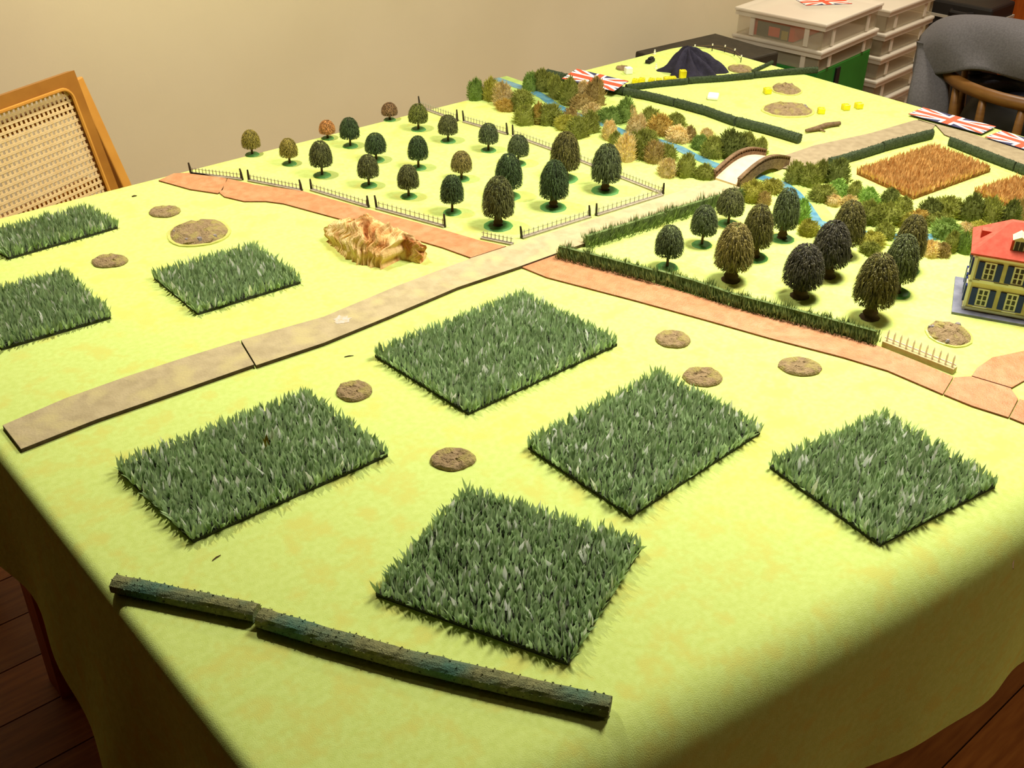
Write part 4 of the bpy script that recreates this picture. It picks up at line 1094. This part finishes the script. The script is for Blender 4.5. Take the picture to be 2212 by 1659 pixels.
def jacket():
    M_j = mat('grey_denim', S(96,92,92), S(84,80,80), scale=240, rough=.95, bump=.4, bscale=900)
    M_in = mat('navy_lining', S(40,38,48), S(58,58,74), scale=14, rough=.5, bump=1, bscale=30)
    X = 2.72
    def q(px, py, X_=X): return PX(px, py, X_)
    o = empty('jacket', q(2060,200)); tag(o, 'grey denim jacket with navy lining hung over the wooden armchair', 'jacket'); oc = o.location.copy()
    def shell(rows, name, m_, th=.012, par=o):
        """rows: list of lists of 3D points -> smooth thick draped surface"""
        mb = MB(); nr, nc = len(rows), len(rows[0])
        for r_ in rows:
            for p in r_: mb.v.append(tuple(p - oc))
        for i in range(nr-1):
            for j in range(nc-1):
                a = i*nc+j; mb.f.append((a,a+1,a+nc+1,a+nc)); mb.mi.append(0); mb.var.append(.5)
        t = mb.build(name, m_, par, smooth=True)
        sb = t.modifiers.new('sub','SUBSURF'); sb.levels = sb.render_levels = 2
        so = t.modifiers.new('thick','SOLIDIFY'); so.thickness = th; so.offset = 0
        return t
    # body: top ridge over the chair back, front fall with arched hem
    top = [(1992,78),(2015,50),(2050,36),(2095,34),(2150,38),(2220,48),(2290,64),(2340,90)]
    mid = [(1980,120),(2012,105),(2052,100),(2100,98),(2155,104),(2222,118),(2290,130),(2345,150)]
    hem = [(1968,165),(2010,160),(2060,158),(2100,146),(2150,156),(2215,176),(2290,190),(2350,205)]
    rows = []
    rows.append([q(x+6,y+14,X+.30) for x,y in top]); rows.append([q(x+2,y+1,X+.17) for x,y in top])
    rows.append([q(x,y,X+.06+.02*math.sin(i*1.3)) for i,(x,y) in enumerate(top)])
    rows.append([q((x+a)/2,(y+c)/2-6,X+.0+.012*math.sin(i*2.1)) for i,((x,y),(a,c)) in enumerate(zip(top,mid))])
    rows.append([q(x,y,X-.02+.016*math.sin(i*1.9+1)) for i,(x,y) in enumerate(mid)])
    rows.append([q((x+a)/2,(y+c)/2,X-.03+.02*math.sin(i*2.2)) for i,((x,y),(a,c)) in enumerate(zip(mid,hem))])
    rows.append([q(x,y,X-.035+.02*math.sin(i*1.7)) for i,(x,y) in enumerate(hem)])
    shell(rows, 'jacket_body', M_j)
    # sleeve hanging at the left
    mb = MB(); n = 14; path = [((2012,92),58,.02),((2012,125),66,0),((2006,165),78,-.03),((2003,200),88,-.05),((2001,240),96,-.06),((2000,300),100,-.06)]
    for i, ((x,y),w,dx) in enumerate(path):
        ce = q(x,y,X+dx); k = mpp(ce); r = w*k/2
        for j in range(n):
            a = 2*PI*j/n; rr = r*(1+.10*math.sin(a*3+i*.9)+.06*math.sin(a*5-i))
            p = ce - oc + Vector((CR.x,CR.y,0)).normalized()*rr*math.cos(a) + Vector((-CR.y,CR.x,0)).normalized()*rr*.55*math.sin(a); mb.v.append(tuple(p))
    for i in range(len(path)-1):
        for j in range(n): mb.f.append((i*n+j,i*n+(j+1)%n,(i+1)*n+(j+1)%n,(i+1)*n+j)); mb.mi.append(0); mb.var.append(.5)
    mb.f.append(tuple(range(n))); mb.mi.append(0); mb.var.append(.5); mb.f.append(tuple((len(path)-1)*n+j for j in range(n))); mb.mi.append(0); mb.var.append(.5)
    t = mb.build('sleeve', M_j, o, smooth=True); sb = t.modifiers.new('sub','SUBSURF'); sb.levels = sb.render_levels = 1
    # crumpled lining bulging under the hem
    rows = []
    for i in range(7):
        f = i/6; r_ = []
        for j in range(10):
            g = j/9; x = 2092 + g*200; y0 = 150 + g*42; y1 = 196 + g*30
            y = y0 + (y1-y0)*f; r_.append(q(x, y, X+.02 + .03*math.sin(g*13+f*4) + .02*math.sin(f*9+g*5) + .03*f))
        rows.append(r_)
    shell(rows, 'lining', M_in, .006)
jacket()

# ------------------------------------------------------------------ crumbs and twigs on the cloth
for (x0, y0, x1, y1, r_, lb) in ((459,1212,477,1200,.0008,'thin dark twig on the cloth between mat corner and rolled hedge'),(285,426,296,424,.0014,'tiny dark crumb on the cloth near the cane chair'),
        (744,772,764,769,.0008,'faint twig on the cloth below the tan road'),(2188,1230,2190,1212,.0008,'thin twig near the soft cloth edge past the junction mat')):
    a, c = P(x0,y0), P(x1,y1); mb = MB(); d = c - a
    mb.tube([(0,0,r_), d*.5+Vector((0,.0006,r_*1.3)), d+Vector((0,0,r_))], [r_*.7,r_,r_*.5], 6)
    tag(mb.build('twig', M_trunk, loc=a), lb, 'twig')
